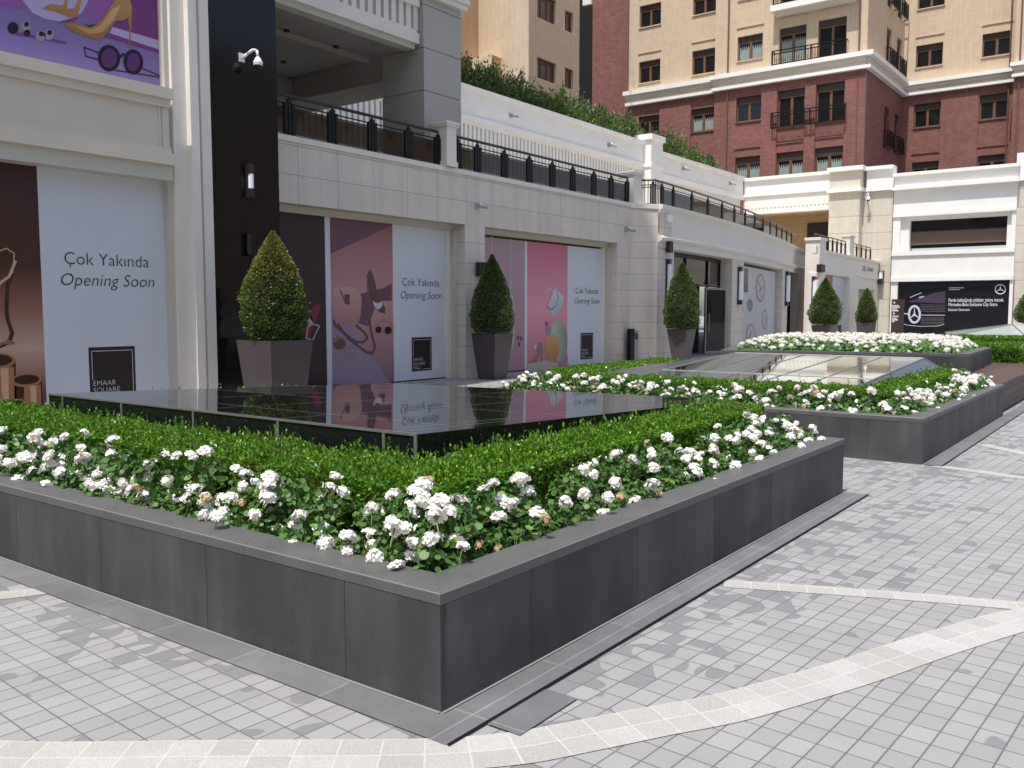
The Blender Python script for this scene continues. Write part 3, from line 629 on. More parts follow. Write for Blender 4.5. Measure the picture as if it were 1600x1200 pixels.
# ------------------------------------------------------------------ pots and clipped trees
def pot(x, y, h, wt, wb, label, m='pot_brown', rot=0.0):
    t = thing('plant_pot', label, 'plant pot', (x, y, 0), 'tapered square plant pots')
    b = MB(); ca, sa = math.cos(rot), math.sin(rot)
    def rg(wd, z): return [(x + (i * ca - j * sa) * wd / 2, y + (i * sa + j * ca) * wd / 2, z) for i, j in ((-1, -1), (1, -1), (1, 1), (-1, 1))]
    L = [rg(wb * .93, 0), rg(wb * .93, .035), rg(wb, .036), rg(wt, h), rg(wt - .07, h), rg(wt - .09, h - .08)]
    for p, q in zip(L[:-1], L[1:]):
        for k in range(4): b.face([p[k], p[(k + 1) % 4], q[(k + 1) % 4], q[k]], M[m])
    b.face(L[0][::-1], M[m]); b.build('tub', t)
    b = MB(); b.face(rg(wt - .08, h - .06), M['soil']); b.build('soil', t)
def topiary(x, y, z0, h, R, label, n=9000, lm='top_leaf', leaf=.035, yellow=0.0, pw=.75, base=.22, pe=1.25):
    t = thing('topiary_tree', label, 'tree', (x, y, z0), 'clipped cone trees in pots')
    def rad(f, th):   # f height fraction
        r = np.where(f < base, .80 + .20 * np.sin(f / base * math.pi / 2), (1 - (np.clip(f - base, 0, 1) / (1 - base)) ** pe) ** pw)
        return R * r * (1 + .07 * np.sin(th * 2 + f * 5 + x * 3) + .04 * np.sin(th * 3 + f * 9 + x) + .035 * np.sin(th * 7 - f * 17 + y) + .03 * np.sin(f * 40 + th * 2))
    f = RNG.random(n) ** 1.15; th = RNG.uniform(0, 6.283, n); dd = 1 - RNG.random(n) ** 2 * .22 + (RNG.random(n) < .04) * RNG.random(n) * .1
    keep = vnoise(np.c_[th * R * 2, f * h * 2, f], 7.0, x) > -.75; f, th, dd = f[keep], th[keep], dd[keep]; n = len(f)
    r = rad(f, th) * dd; cen = np.c_[x + r * np.cos(th), y + r * np.sin(th), z0 + .02 + f * h]
    nr = np.c_[np.cos(th), np.sin(th), np.full(n, .55)]
    if yellow:
        ym = RNG.random(n) < np.clip((f - .35) * 1.6 + .1 * np.cos(th - 3.0) + .25 * (f < .06), 0, 1) * yellow  # sunlit yellow put into leaf colour towards the top and sun-facing side
        leaves('crown', cen[~ym], nr[~ym], np.full((~ym).sum(), leaf), M[lm], t, .55, .6, 4)
        leaves('sunlit_yellow_leaves', cen[ym], nr[ym], np.full(ym.sum(), leaf), M['top_leaf_sun'], t, .55, .6, 4)
    else: leaves('crown', cen, nr, np.full(n, leaf), M[lm], t, .55, .6, 4)
    b = MB(); k = 10
    rows = [[(x + .86 * float(rad(np.array([q]), np.array([a]))[0]) * math.cos(a), y + .86 * float(rad(np.array([q]), np.array([a]))[0]) * math.sin(a), z0 + .03 + q * h * .97) for a in np.linspace(0, 6.283, 17)[:-1]] for q in np.linspace(0, 1, k)]
    for p, q in zip(rows[:-1], rows[1:]):
        for i in range(16): b.face([p[i], p[(i + 1) % 16], q[(i + 1) % 16], q[i]], M['box_core'])
    b.build('dark_core', t)  # near-black solid filling the inside of the crown
    b = MB(); b.cyl((x, y, z0 - .1), (x, y, z0 + .3), .04, .035, M['bark'], 8); b.build('trunk', t)
pot(8.71, 10.92, 1.16, .80, .58, 'large brown tapered pot in front of the black granite column')
topiary(8.71, 10.92, 1.15, 1.60, .45, 'sunlit yellow-topped clipped cone tree in front of the black granite column', 20000, yellow=1.0, leaf=.034, pw=.95, pe=1.9, base=.25)
pot(16.55, 12.85, 1.08, .70, .48, 'dark tapered pot between the two pink poster shopfronts')
topiary(16.55, 12.85, 1.07, 1.80, .53, 'dark shaded cone tree between the two pink poster shopfronts', 12000, leaf=.038, pw=1.0, base=.2, pe=1.4)
pot(25.0, 12.1, 1.04, .66, .40, 'brown pot beside the dark glass shop door')
topiary(25.0, 12.1, 1.04, 1.98, .57, 'tall sunlit cone tree beside the dark glass shop door', 13000, leaf=.042, pw=.95, base=.2, pe=1.6)
pot(38.2, 11.9, 1.0, .85, .6, 'brown pot hidden behind white flowers by the red and white poster')
topiary(38.2, 11.9, 1.0, 1.93, .64, 'bright green cone tree in front of the red and white poster', 9000, leaf=.055, pw=.95, base=.22, pe=1.5)
M['top_leaf2'] = M['top_leaf']
pot(52.0, 13.9, .95, .85, .7, 'brown pot under the entrance sign')
topiary(52.0, 13.9, .92, 1.88, .56, 'small olive green cone tree under the entrance sign', 7000, leaf=.06, yellow=.3, pw=.9, base=.2, pe=1.6)
pot(57.0, 6.4, .95, .85, .7, 'brown pot to the right of the black car poster')
topiary(57.0, 6.35, .92, 2.1, .95, 'cone tree to the right of the black car poster', 7000, leaf=.07, pw=.8, base=.2)

# ================================================================== buildings
def text(b, fr, s, u, z, size, d, mt, italic=0.0, wid=1.0, thin=0.0, align='CENTER'):
    cu = bpy.data.curves.new('t', 'FONT'); cu.body = s; cu.size = size; cu.align_x = align; cu.shear = italic; cu.offset = thin; cu.resolution_u = 3
    o = bpy.data.objects.new('t', cu); C.objects.link(o); bpy.context.view_layer.update()
    me = bpy.data.meshes.new_from_object(o.evaluated_get(bpy.context.evaluated_depsgraph_get()))
    for p in me.polygons: b.face([fr.p(u + me.vertices[i].co.x * wid, d, z + me.vertices[i].co.y) for i in p.vertices], mt)
    bpy.data.objects.remove(o); bpy.data.curves.remove(cu); bpy.data.meshes.remove(me)
def ell(cu, cz, ru, rz, n=28, a0=0, a1=6.2832, rot=0):
    return [(cu + ru * math.cos(a) * math.cos(rot) - rz * math.sin(a) * math.sin(rot), cz + ru * math.cos(a) * math.sin(rot) + rz * math.sin(a) * math.cos(rot)) for a in np.linspace(a0, a1, n, endpoint=(a1 - a0) < 6.28)]
def line(b, fr, pts, wd, d, mt):
    for k, ((a, c), (e, f)) in enumerate(zip(pts[:-1], pts[1:])):
        L = math.hypot(e - a, f - c) or 1e-6; nx, nz = -(f - c) / L * wd / 2, (e - a) / L * wd / 2; x, y = (e - a) / L * wd * .2, (f - c) / L * wd * .2
        dd = d + .0002 * (k % 3)
        b.poly(fr, [(a + nx - x, c + nz - y), (a - nx - x, c - nz - y), (e - nx + x, f - nz + y), (e + nx + x, f + nz + y)], dd, mt)
def flat(name, col, r=.45): 
    if name not in M: M[name] = mat(name, col, r, var=.03, vs=2)
    return M[name]
def grad(name, c1, c2, z0, z1, mid=None, axis=2):
    """printed colour fade of the poster artwork itself"""
    m = mat(name, c1, .45); nt = m.node_tree; g = nt.nodes.new('ShaderNodeNewGeometry'); s = nt.nodes.new('ShaderNodeSeparateXYZ'); r = nt.nodes.new('ShaderNodeMapRange'); q = nt.nodes.new('ShaderNodeValToRGB')
    r.inputs[1].default_value = z0; r.inputs[2].default_value = z1; nt.links.new(g.outputs['Position'], s.inputs[0]); nt.links.new(s.outputs[axis], r.inputs[0]); nt.links.new(r.outputs[0], q.inputs[0])
    q.color_ramp.elements[0].color = (*c1, 1); q.color_ramp.elements[1].color = (*c2, 1)
    if isinstance(mid, list):
        for p_, c_ in mid: e = q.color_ramp.elements.new(p_); e.color = (*c_, 1)
    elif mid: e = q.color_ramp.elements.new(mid[0]); e.color = (*mid[1], 1)
    nt.links.new(q.outputs[0], nt.nodes['Principled BSDF'].inputs['Base Color']); M[name] = m; return m

# ---- long low wing with the two pink posters (front plane Y = 13.5)
W = FY(13.5)
t = thing('shop_wing', 'long pale stone shop wing with two wide poster-covered openings', 'building', (9.7, 13.5, 0))
b = MB()
b.wall(W, 9.72, 24.28, 3.62, 4.76, [], 0, M['stone_x']); b.face([W.p(9.72, 0, 3.62), W.p(24.28, 0, 3.62), W.p(24.28, -.4, 3.62), W.p(9.72, -.4, 3.62)], M['beam'])
b.box(W, 9.72, 24.25, -.5, .03, 4.762, 4.87, M['white_paint2']); b.build('frieze', t)
for u0, u1 in ((16.36, 17.1), (23.5, 24.28)):
    b = MB(); b.wall(W, u0, u1, 0, 3.618, [], 0, M['pillar_x']); b.face([W.p(u0, 0, 0), W.p(u0, 0, 3.618), W.p(u0, -.6, 3.618), W.p(u0, -.6, 0)], M['pillar_y'])
    b.face([W.p(u1, 0, 0), W.p(u1, 0, 3.618), W.p(u1, -.6, 3.618), W.p(u1, -.6, 0)], M['pillar_y']); b.build('pillar', t)
for u0, u1 in ((9.72, 16.36), (17.1, 23.5)):
    b = MB(); b.box(W, u0, u1, -.5, -.30, 3.49, 3.617, M['beam']); b.box(W, u1 - .12, u1 - .002, -.52, -.24, 0, 3.488, M['beam']); b.box(W, u1 - .26, u1 - .123, -.52, -.36, 0, 3.488, M['white_paint2'])
    b.box(W, u0 + .002, u1 - .262, -.8, -.46, 0, 3.488, M['rust']); b.build('opening_frame', t)
FLOOR = [(9.72, 13.9), (24.3, 13.9), (26, 13.4), (33.4, 14.0), (38, 14.8), (46, 16.3), (49.6, 16.8), (60, 16), (60, 24.45), (9.72, 24.45)]
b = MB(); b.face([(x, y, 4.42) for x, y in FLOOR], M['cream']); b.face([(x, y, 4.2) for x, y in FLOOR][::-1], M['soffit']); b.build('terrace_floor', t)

# column and balcony above the terrace
t = thing('balcony_block', 'upper white balcony with slotted balustrade carried by a square column', 'building', (15.85, 14.3, 4.42))
K = FY(14.3); b = MB(); zz = 4.43; hgt = [4.43, 5.35, 6.33, 7.32, 8.32, 9.3, 10.3]
zj = [K.px(660, y)[1] for y in (139, 72)]; st = zj[1] - zj[0]; zs_ = [zj[0] + st * k for k in range(-3, 5)]; zs_[0] = 4.43
for z0_, z1_ in zip(zs_[:-1], zs_[1:]): b.box(K, 15.85, 17.19, -1.35, 0, z0_, z1_ - .022, M['column'])
b.box(K, 15.87, 17.17, -1.33, -.02, 4.43, zs_[-1], M['soffit']); b.build('column', t)
zc = K.px(722, 19)[1]
b = MB(); b.box(K, 15.9, 17.32, -1.4, .12, zc, zc + .14, M['white_paint2']); b.box(K, 15.9, 17.36, -1.42, .17, zc + .142, zc + .26, M['white_paint2']); b.build('column_cap', t)
Bq = FY(14.4); b = MB(); z_ = [Bq.px(656, y)[1] for y in (77.5, 69, 53, 48, 12, 1)]
b.box(Bq, 9.72, 15.74, -.35, -.08, z_[0], z_[1], M['beam']); b.box(Bq, 9.72, 15.82, -.35, 0, z_[1], z_[2], M['white_paint2']); b.box(Bq, 9.72, 15.78, -.3, -.03, z_[2], z_[3], M['white_paint2'])
b.box(Bq, 9.72, 15.82, -.3, .02, z_[4], z_[5], M['white_paint2']); b.box(Bq, 9.72, 15.84, -.32, .05, z_[5], z_[5] + .1, M['white_paint2']); b.build('parapet', t)
for k in range(25):
    u = 9.85 + k * .243; b = MB(); b.box(Bq, u, u + .15, -.25, -.05, z_[3], z_[4], M['white_paint2']); b.build('baluster', t)
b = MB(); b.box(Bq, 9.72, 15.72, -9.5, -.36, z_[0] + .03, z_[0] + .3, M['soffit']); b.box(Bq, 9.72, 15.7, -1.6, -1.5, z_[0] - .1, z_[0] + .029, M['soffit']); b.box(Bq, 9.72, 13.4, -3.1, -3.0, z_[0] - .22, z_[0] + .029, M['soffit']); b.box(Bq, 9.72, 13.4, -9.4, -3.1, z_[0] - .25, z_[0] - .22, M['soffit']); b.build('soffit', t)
for px, py in ((448, 47.5), (525, 73), (443, 97)):
    u, z = at(px, py, Z=z_[0] + .02).x, 0; q = at(px, py, Z=z_[0] + .02); b = MB(); b.cyl((q.x, q.y, z_[0] - .005), (q.x, q.y, z_[0] + .06), .07, .07, M['black_metal'], 12); b.build('downlight', t)
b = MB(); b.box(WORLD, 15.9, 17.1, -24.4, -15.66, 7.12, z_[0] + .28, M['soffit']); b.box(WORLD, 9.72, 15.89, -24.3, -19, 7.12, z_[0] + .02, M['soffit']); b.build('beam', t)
b = MB(); b.box(Bq, 15.86, 17.15, -3, -1.4, zs_[-1], zs_[-1] + 4, M['column']); b.box(Bq, 9.72, 17.15, -10, -2.0, z_[4], z_[4] + 9, M['cream']); b.build('upper_wall', t)

# ---- left bay (front plane Y = 11.97)
B0 = FY(11.97)
t = thing('corner_building', 'tall cream corner building with black granite column at the left', 'building', (9.7, 11.97, 0))
zz = [B0.px(0, y)[1] for y in (82.5, 102, 117, 189, 200, 221, 248)]
b = MB(); L0 = -12
b.box(B0, L0, 7.74, -.35, .10, zz[1], zz[0], M['cream']); b.box(B0, L0, 7.72, -.35, .05, zz[2], zz[1], M['cream']); b.box(B0, L0, 7.70, -.35, 0, zz[3], zz[2], M['cream'])
b.box(B0, L0, 7.72, -.35, .04, zz[4], zz[3], M['cream']); b.box(B0, L0, 7.74, -.35, .09, zz[5], zz[4], M['cream']); b.box(B0, L0, 7.74, -.36, .03, zz[6], zz[5], M['beam'])
b.box(B0, 7.60, 7.70, .0005, .022, zz[3] + .005, zz[2] - .005, M['cream']); b.box(B0, 7.545, 7.575, .0005, .014, zz[3] + .005, zz[2] - .005, M['cream']); b.build('spandrel', t)
b = MB(); b.box(B0, 7.82, 8.05, -.4, -.06, 0, 14, M['white_paint2']); b.box(B0, 8.05, 8.19, -.4, .05, 0, 14, M['white_paint2']); b.box(B0, 8.19, 8.245, -.4, -.02, 0, 14, M['white_paint2']); b.box(B0, 8.245, 8.41, -.4, .03, 0, 14, M['white_paint2'])
b.box(B0, 7.745, 7.82, -.4, -.12, 0, 14, M['beam']); b.build('pilaster', t)
b = MB()
for z0_, z1_ in ((0, 2.35), (2.352, 4.7), (4.702, 7.1), (7.102, 9.5), (9.502, 14)): b.box(B0, 8.42, 9.70, -1.9, 0, z0_, z1_, M['granite'])
b.build('granite_column', t)
b = MB(); b.box(B0, L0, 8.41, -14, -.42, 0, 41, M['cream']); b.box(B0, 8.411, 9.66, -14, -1.95, 0, 41, M['cream']); b.box(B0, -29, 8.9, -14, -9, 41.01, 82, M['tan_x']); b.box(B0, 8.412, 9.68, -2, -.1, 14.01, 41, M['cream']); b.box(B0, -30, L0 - .01, -14, 0, 0, 41, M['cream']); b.box(B0, L0, 8.412, -.4, 0, 14.01, 41, M['cream'])
b.box(B0, -30, 9.0, -34, -14.01, 0, 82, M['tan_x']); b.build('wall', t)  # unseen tall tan blocks, added to throw shade over the upper terrace

# ---- posters
def panel(b, fr, u0, u1, z0, z1, mt, d=0, th=.03): b.box(fr, u0, u1, d - th, d, z0, z1, mt)
def emaar(t, fr, u0, u1, z0, z1, d=.004):
    b = MB(); b.box(fr, u0, u1, 0, d, z0, z1, M['logo_ink']); w_ = u1 - u0; h = z1 - z0; g = M['letter_grey']; e = d + .002
    line(b, fr, [(u0 + w_ * .06, z0 + h * .42), (u0 + w_ * .06, z1 - h * .07), (u1 - w_ * .06, z1 - h * .07), (u1 - w_ * .06, z0 + h * .05), (u0 + w_ * .55, z0 + h * .05)], w_ * .014, e, g)
    for k, s in enumerate(('EMAAR', 'SQUARE', 'MALL')): text(b, fr, s, u0 + w_ * .06, z0 + h * (.30 - k * .125), h * .135, e, g, align='LEFT', wid=1.02, thin=-.001)
    b.build('emblem', t)
def wording(t, fr, u, z, s, d=.004, m='ink'):
    b = MB(); text(b, fr, 'Çok Yakında', u, z + s * .32, s, d, M[m], thin=-.0028); text(b, fr, 'Opening Soon', u, z - s * .86, s, d, M[m], italic=.22, thin=-.0028); b.build('lettering', t)
# near-left lower poster
P0 = FY(12.22); u = lambda x, y=400: P0.px(x, y)[0]
zt = P0.px(272, 281)[1]; uL, uM, uR = 1.5, P0.px(57, 256)[0], P0.px(271.5, 281)[0]
t = thing('shopfront_poster', 'big white opening soon poster with copper cuffs picture at far left', 'poster', (uM, 12.22, 0))
grad('copper', (.05, .012, .008), (.045, .012, .008), .05, zt, [(.13, (.16, .05, .035)), (.30, (.56, .36, .27)), (.45, (.30, .12, .08)), (.60, (.07, .018, .012))])
b = MB(); panel(b, P0, uL, uM, .05, zt, M['copper']); 
g1_, g2_, g3_ = flat('copper_metal', (.42, .17, .08), .3), flat('copper_dark', (.05, .015, .01), .3), flat('copper_light', (.65, .40, .24), .3)
for cx, cz, r, h in ((uM - .25, .68, .2, .42), (uM - .62, .95, .24, .5), (uM - 1.05, .8, .22, .5), (uM - .45, .35, .22, .4)):
    b.poly(P0, [(cx - r, cz), (cx + r, cz), (cx + r * .96, cz - h), (cx - r * .96, cz - h)], .002, g2_); b.poly(P0, ell(cx, cz, r, r * .45), .003, g1_); b.poly(P0, ell(cx, cz + .01, r * .82, r * .32), .004, g2_)
    b.poly(P0, [(cx - r * .2, cz - r * .3), (cx + r * .9, cz - r * .35), (cx + r * .85, cz - h), (cx - r * .2, cz - h * 1.05)], .0045, g1_); b.poly(P0, [(cx + r * .2, cz - r * .4), (cx + r * .6, cz - r * .4), (cx + r * .55, cz - h), (cx + r * .2, cz - h)], .005, g3_)
def zz_(x, y): return P0.px(x, y)
line(b, P0, [zz_(*p) for p in ((-20, 470), (-4, 400), (8, 396), (20, 404), (22, 420), (12, 445), (10, 480), (12, 500), (19, 520), (14, 535), (-10, 545))], .05, .003, g2_)
line(b, P0, [zz_(*p) for p in ((-20, 452), (0, 442), (14, 432), (24, 408))], .035, .004, g3_); line(b, P0, [zz_(*p) for p in ((-12, 396), (10, 388), (22, 396), (20, 425), (0, 445))], .015, .0045, g3_)
line(b, P0, [zz_(*p) for p in ((-20, 548), (5, 536), (22, 536), (10, 532))], .035, .005, flat('copper_mid', (.28, .14, .09), .3)); b.build('picture', t)
b = MB(); panel(b, P0, uM + .001, uR, .05, zt, M['vinyl'], .001); b.build('white_panel', t)
uc, zc_ = P0.px(169, 424); wording(t, P0, uc, zc_, .245, .006)
ul, zl = P0.px(138, 543); ur, _ = P0.px(210, 543); emaar(t, P0, ul, ur, zl - .78, zl, .006)
# purple poster above
t = thing('shopfront_poster', 'purple poster with gold high heel and round sunglasses, upper left', 'poster', (3, 12.22, 4.8))
zb_ = zz[0] + .01; grad('purple', (.23, .18, .42), (.17, .10, .32), 4.8, 6.2)
b = MB(); panel(b, P0, -2, 7.745, zb_, 9.4, M['purple']); q = lambda x, y: P0.px(x, y)
mg, ld, gd, gl, bk, lv = flat('magenta', (.17, .035, .19)), flat('lavender', (.42, .36, .60)), grad('gold', (.30, .12, .03), (.62, .36, .12), 5.3, 6.6), grad('gold_light', (.50, .27, .09), (.85, .62, .34), 5.4, 6.6), flat('jet', (.008, .004, .012), .3), flat('violet', (.26, .09, .32))
b.poly(P0, [q(*p) for p in ((130, 0), (130, 28), (265, 68), (265, -60), (130, -100))], .002, lv); b.poly(P0, [q(*p) for p in ((185, 0), (175, 42), (265, 68), (265, -60), (185, -90))], .003, mg)
b.poly(P0, [q(*p) for p in ((172, 52), (265, 83), (265, 68), (175, 42))], .004, ld); b.poly(P0, [q(*p) for p in ((150, 55), (170, 60), (265, 88), (265, 83), (172, 52))], .0045, mg)
b.poly(P0, [q(*p) for p in ((0, 0), (0, 8), (40, 16), (35, -10))], .002, lv)
a_ = [q(*p) for p in ((32, -20), (36, 2), (50, 20), (70, 30), (95, 34), (112, 31), (128, 20), (138, 0), (142, -25))]; b.poly(P0, a_, .005, ld)
b.poly(P0, [q(*p) for p in ((65, 14), (78, 6), (98, 9), (104, -10), (132, -14), (125, 10), (120, 27), (108, 28), (90, 20))], .0065, gd); b.poly(P0, [q(*p) for p in ((104, 14), (116, 13), (124, -10), (108, -12))], .007, ld)
b.poly(P0, [q(*p) for p in ((92, 34), (110, 29), (124, 25), (112, 36))], .006, mg)
b.poly(P0, [q(*p) for p in ((98, 37), (112, 35), (128, 39), (140, 43), (152, 37), (163, 25), (174, 8), (184, -6), (200, -6), (206, 12), (205, 25), (192, 32), (180, 33), (170, 46), (160, 60), (146, 61), (125, 54), (108, 46))], .008, gd)
b.poly(P0, [q(*p) for p in ((110, 38), (140, 46), (156, 40), (176, 14), (188, 8), (178, 30), (160, 50), (140, 54))], .009, gl); b.poly(P0, [q(*p) for p in ((200, 30), (205.5, 24), (204, 50), (202.5, 75), (200, 75), (202, 50))], .008, gd)
b.poly(P0, [q(*p) for p in ((130, 36), (140, 43), (150, 38), (138, 40))], .0095, bk)
for cx, cy, rx, ry in ((170, 91, 15, 18), (208, 97, 13, 17)):
    pts = [q(cx + rx * math.cos(a), cy + ry * math.sin(a)) for a in np.linspace(0, 6.283, 26)]; b.poly(P0, pts[:-1], .007, flat('lens', (.10, .03, .14), .2)); line(b, P0, pts, .045, .008, bk)
line(b, P0, [q(*p) for p in ((186, 90), (192, 85), (197, 86))], .03, .009, bk); line(b, P0, [q(*p) for p in ((155, 83), (131, 74), (134, 88), (156, 94), (180, 110), (258, 122), (220, 106))], .016, .0065, bk)
for cx, cy, r, mm_ in ((20, 44, 8.5, bk), (40, 41, 8, flat('chrome', (.3, .25, .35), .2)), (42, 52, 5, bk), (63, 56, 8, M['chrome']), (76, 54, 8, M['chrome'])):
    b.poly(P0, [q(cx + r * math.cos(a), cy + r * 1.1 * math.sin(a)) for a in np.linspace(0, 6.283, 20)[:-1]], .008, mm_)
    if mm_ is not bk: b.poly(P0, [q(cx + 1 + r * .5 * math.cos(a), cy - 3 + r * .5 * math.sin(a)) for a in np.linspace(0, 6.283, 12)[:-1]], .009, bk)
line(b, P0, [q(*p) for p in ((25, 53), (50, 57), (102, 67))], .035, .006, mg); b.build('picture', t)
# pink poster 1
P1 = FY(13.9); q = lambda x, y: P1.px(x, y); zt = q(560, 344.5)[1]; u1, u2, u3, u4 = q(507, 340)[0], q(515, 340)[0], q(613, 350)[0], q(704, 361)[0]
t = thing('shopfront_poster', 'poster with pink handbag and lipstick picture beside white opening soon panel', 'poster', (u1, 13.9, 0))
b = MB(); panel(b, P1, 9.8, u1, .03, zt, flat('maroon', (.028, .010, .014), .35)); 
b.poly(P1, [q(*p) for p in ((484, 497), (490, 478), (497, 474), (501, 478), (495, 500), (489, 504))], .003, flat('lip_red', (.22, .02, .045), .3)); b.poly(P1, [q(*p) for p in ((480, 502), (486, 493), (490, 504), (484, 512))], .003, flat('nickel', (.4, .38, .38), .3))
line(b, P1, [q(*p) for p in ((482, 505), (499, 509), (488, 532), (478, 528), (482, 505))], .03, .004, M['nickel']); b.poly(P1, [q(*p) for p in ((478, 512), (490, 510), (484, 528), (476, 530))], .002, M['lip_red']); b.build('picture', t)
b = MB(); panel(b, P1, u1, u2, .03, zt, M['vinyl'], .002); b.build('white_strip', t); b = MB(); panel(b, P1, u3 + .001, u4, .03, zt, M['vinyl'], .002); b.build('white_panel', t)
grad('rose', (.24, .13, .17), (.32, .11, .13), .0, 3.5, (.5, (.54, .27, .27)))
b = MB(); panel(b, P1, u2 + .001, u3, .03, zt, M['rose'])
mv = flat('mauve', (.16, .065, .095)); b.poly(P1, [q(*p) for p in ((516, 341), (516, 397), (613, 352), (613, 349))], .003, mv)
pl = flat('pale_mauve', (.33, .22, .30)); b.poly(P1, [q(*p) for p in ((518, 490), (548, 505), (570, 545), (612, 600), (519, 600))], .003, pl); b.poly(P1, [q(*p) for p in ((560, 460), (600, 450), (612, 442), (612, 470), (590, 470), (575, 510), (560, 505))], .003, mv)
bg1, bg2, br_ = grad('blush', (.36, .15, .14), (.62, .34, .31), 1.3, 2.2), grad('blush2', (.30, .12, .12), (.58, .30, .28), .95, 1.9), flat('tan_brown', (.13, .06, .05))
b.poly(P1, [q(*p) for p in ((517, 470), (519, 455), (528, 449), (545, 447), (558, 452), (565, 465), (564, 490), (560, 503), (535, 505), (521, 501))], .006, bg1)
b.poly(P1, [q(*p) for p in ((519, 475), (563, 474), (561, 502), (535, 505), (521, 500))], .007, bg2); b.poly(P1, [q(*p) for p in ((538, 460), (546, 460), (546, 476), (538, 475))], .008, br_); line(b, P1, [q(*p) for p in ((531, 453), (537, 467), (541, 472))], .03, .0085, br_)
line(b, P1, [q(*p) for p in ((521, 500), (523, 508), (540, 523), (556, 534), (566, 535), (574, 528), (570, 520), (556, 508))], .055, .009, br_); line(b, P1, [q(*p) for p in ((527, 506), (545, 530), (572, 550), (582, 552), (586, 542), (580, 520), (577, 500))], .055, .0095, br_)
b.poly(P1, [q(*p) for p in ((573, 430), (578, 421), (583, 430), (590, 460), (602, 482), (601, 490), (592, 487), (583, 475), (576, 450))], .008, br_); b.poly(P1, [q(*p) for p in ((582, 470), (589, 474), (596, 471), (597, 478), (591, 484), (584, 478))], .009, flat('chalk', (.62, .58, .58))); line(b, P1, [q(*p) for p in ((574, 440), (575, 457), (579, 456))], .025, .009, br_)
for cx, cy, rx, ry in ((591, 515, 5, 5), (606, 516, 5.5, 6)): b.poly(P1, [q(cx + rx * math.cos(a), cy + ry * math.sin(a)) for a in np.linspace(0, 6.283, 14)[:-1]], .009, bk)
line(b, P1, [q(*p) for p in ((586, 508), (598, 499), (612, 505), (612, 520), (588, 518))], .04, .008, bg2)
b.poly(P1, [q(530 + 10 * math.cos(a), 537 + 9 * math.sin(a)) for a in np.linspace(0, 6.283, 16)[:-1]], .008, br_); b.poly(P1, [q(*p) for p in ((519, 530), (528, 523), (532, 528), (522, 536))], .009, bg2)
for k in range(26):
    x, y = 528 + (k * 37 % 27), 538 + (k * 53 % 26); b.poly(P1, [q(x, y), q(x + 2, y + .4), q(x + 1.2, y + 2.2)], .007, br_)
b.build('picture', t)
uc, zc_ = q(658, 451); wording(t, P1, uc, zc_ - .02, .245, .008); ul, zl = q(643, 527.5); ur = q(674, 527)[0]; emaar(t, P1, ul, ur, zl - .77, zl, .008)
# pink poster 2
zt = q(888, 384)[1]; v0, v1, v2, v3, v4 = q(752, 370)[0], q(820, 375)[0], q(823.5, 375)[0], q(887, 384)[0], q(945, 391)[0]
t = thing('shopfront_poster', 'bright pink poster with stacked stones, sandal and white handbag', 'poster', (v2, 13.9, 0))
b = MB(); panel(b, P1, v0, v1, .03, zt, grad('old_rose', (.42, .22, .27), (.44, .30, .31), 0, 3.5)); line(b, P1, [q(768, 370), q(768, 425)], .05, .003, flat('rope', (.52, .42, .42))); line(b, P1, [q(798, 374), q(798, 460)], .05, .003, M['rope'])
line(b, P1, [q(*p) for p in ((793, 455), (800, 462), (804, 485), (803, 520), (800, 545))], .06, .004, M['rope'])
for x, y in ((809, 528), (814, 529), (811, 538)): b.poly(P1, [q(x + 2.2 * math.cos(a), y + 4 * math.sin(a)) for a in np.linspace(0, 6.283, 12)[:-1]], .004, mv)
b.build('picture', t)
b = MB(); panel(b, P1, v1, v2, .03, zt, M['vinyl'], .002); b.build('white_strip', t); b = MB(); panel(b, P1, v3 + .001, v4, .03, zt, M['vinyl'], .002); b.build('white_panel', t)
b = MB(); panel(b, P1, v2 + .001, v3, .03, zt, grad('hot_pink', (.62, .20, .27), (.60, .15, .24), .2, 3.4, (.45, (.78, .30, .37))))
def el(cx, cy, rx, ry, d, m_): b.poly(P1, [q(cx + rx * math.cos(a), cy + ry * math.sin(a)) for a in np.linspace(0, 6.283, 26)[:-1]], d, m_)
b.poly(P1, [q(*p) for p in ((824, 565), (887, 555), (887, 580), (824, 582))], .003, flat('pink_floor', (.45, .2, .25))); b.poly(P1, [q(*p) for p in ((824, 569), (850, 563), (871, 567), (871, 580), (824, 582))], .004, flat('plinth', (.50, .46, .36)))
el(873, 532, 13.5, 33, .005, grad('sage', (.50, .55, .42), (.20, .23, .17), 20.6, 21.5, axis=0)); el(862.5, 543, 11.5, 22, .006, grad('apricot', (.52, .22, .07), (.78, .48, .20), .35, 1.35))
b.poly(P1, [q(*p) for p in ((855, 479), (867, 449), (881, 465), (880, 472), (868, 497), (864, 497))], .007, grad('bag_white', (.42, .40, .45), (.66, .65, .68), 1.3, 2.3)); line(b, P1, [q(*p) for p in ((856, 472), (853, 458), (857, 450), (864, 455))], .025, .006, M['bag_white'])
line(b, P1, [q(*p) for p in ((855, 479), (861, 484), (868, 478), (872, 465), (869, 452))], .02, .009, bk); b.poly(P1, [q(*p) for p in ((852, 512), (858, 509), (861, 520), (856, 525), (853, 520))], .0075, flat('phone_grey', (.3, .28, .30))); el(854, 506, 2, 3.5, .0075, mv)
b.poly(P1, [q(*p) for p in ((834, 545), (846, 534), (848, 545), (847, 566), (845, 566), (844, 552), (836, 566), (825, 567), (833, 562), (840, 550))], .008, flat('sandal', (.33, .17, .12))); b.poly(P1, [q(*p) for p in ((833, 540), (838, 538), (838, 546), (834, 546))], .009, M['chalk'])
b.build('picture', t)
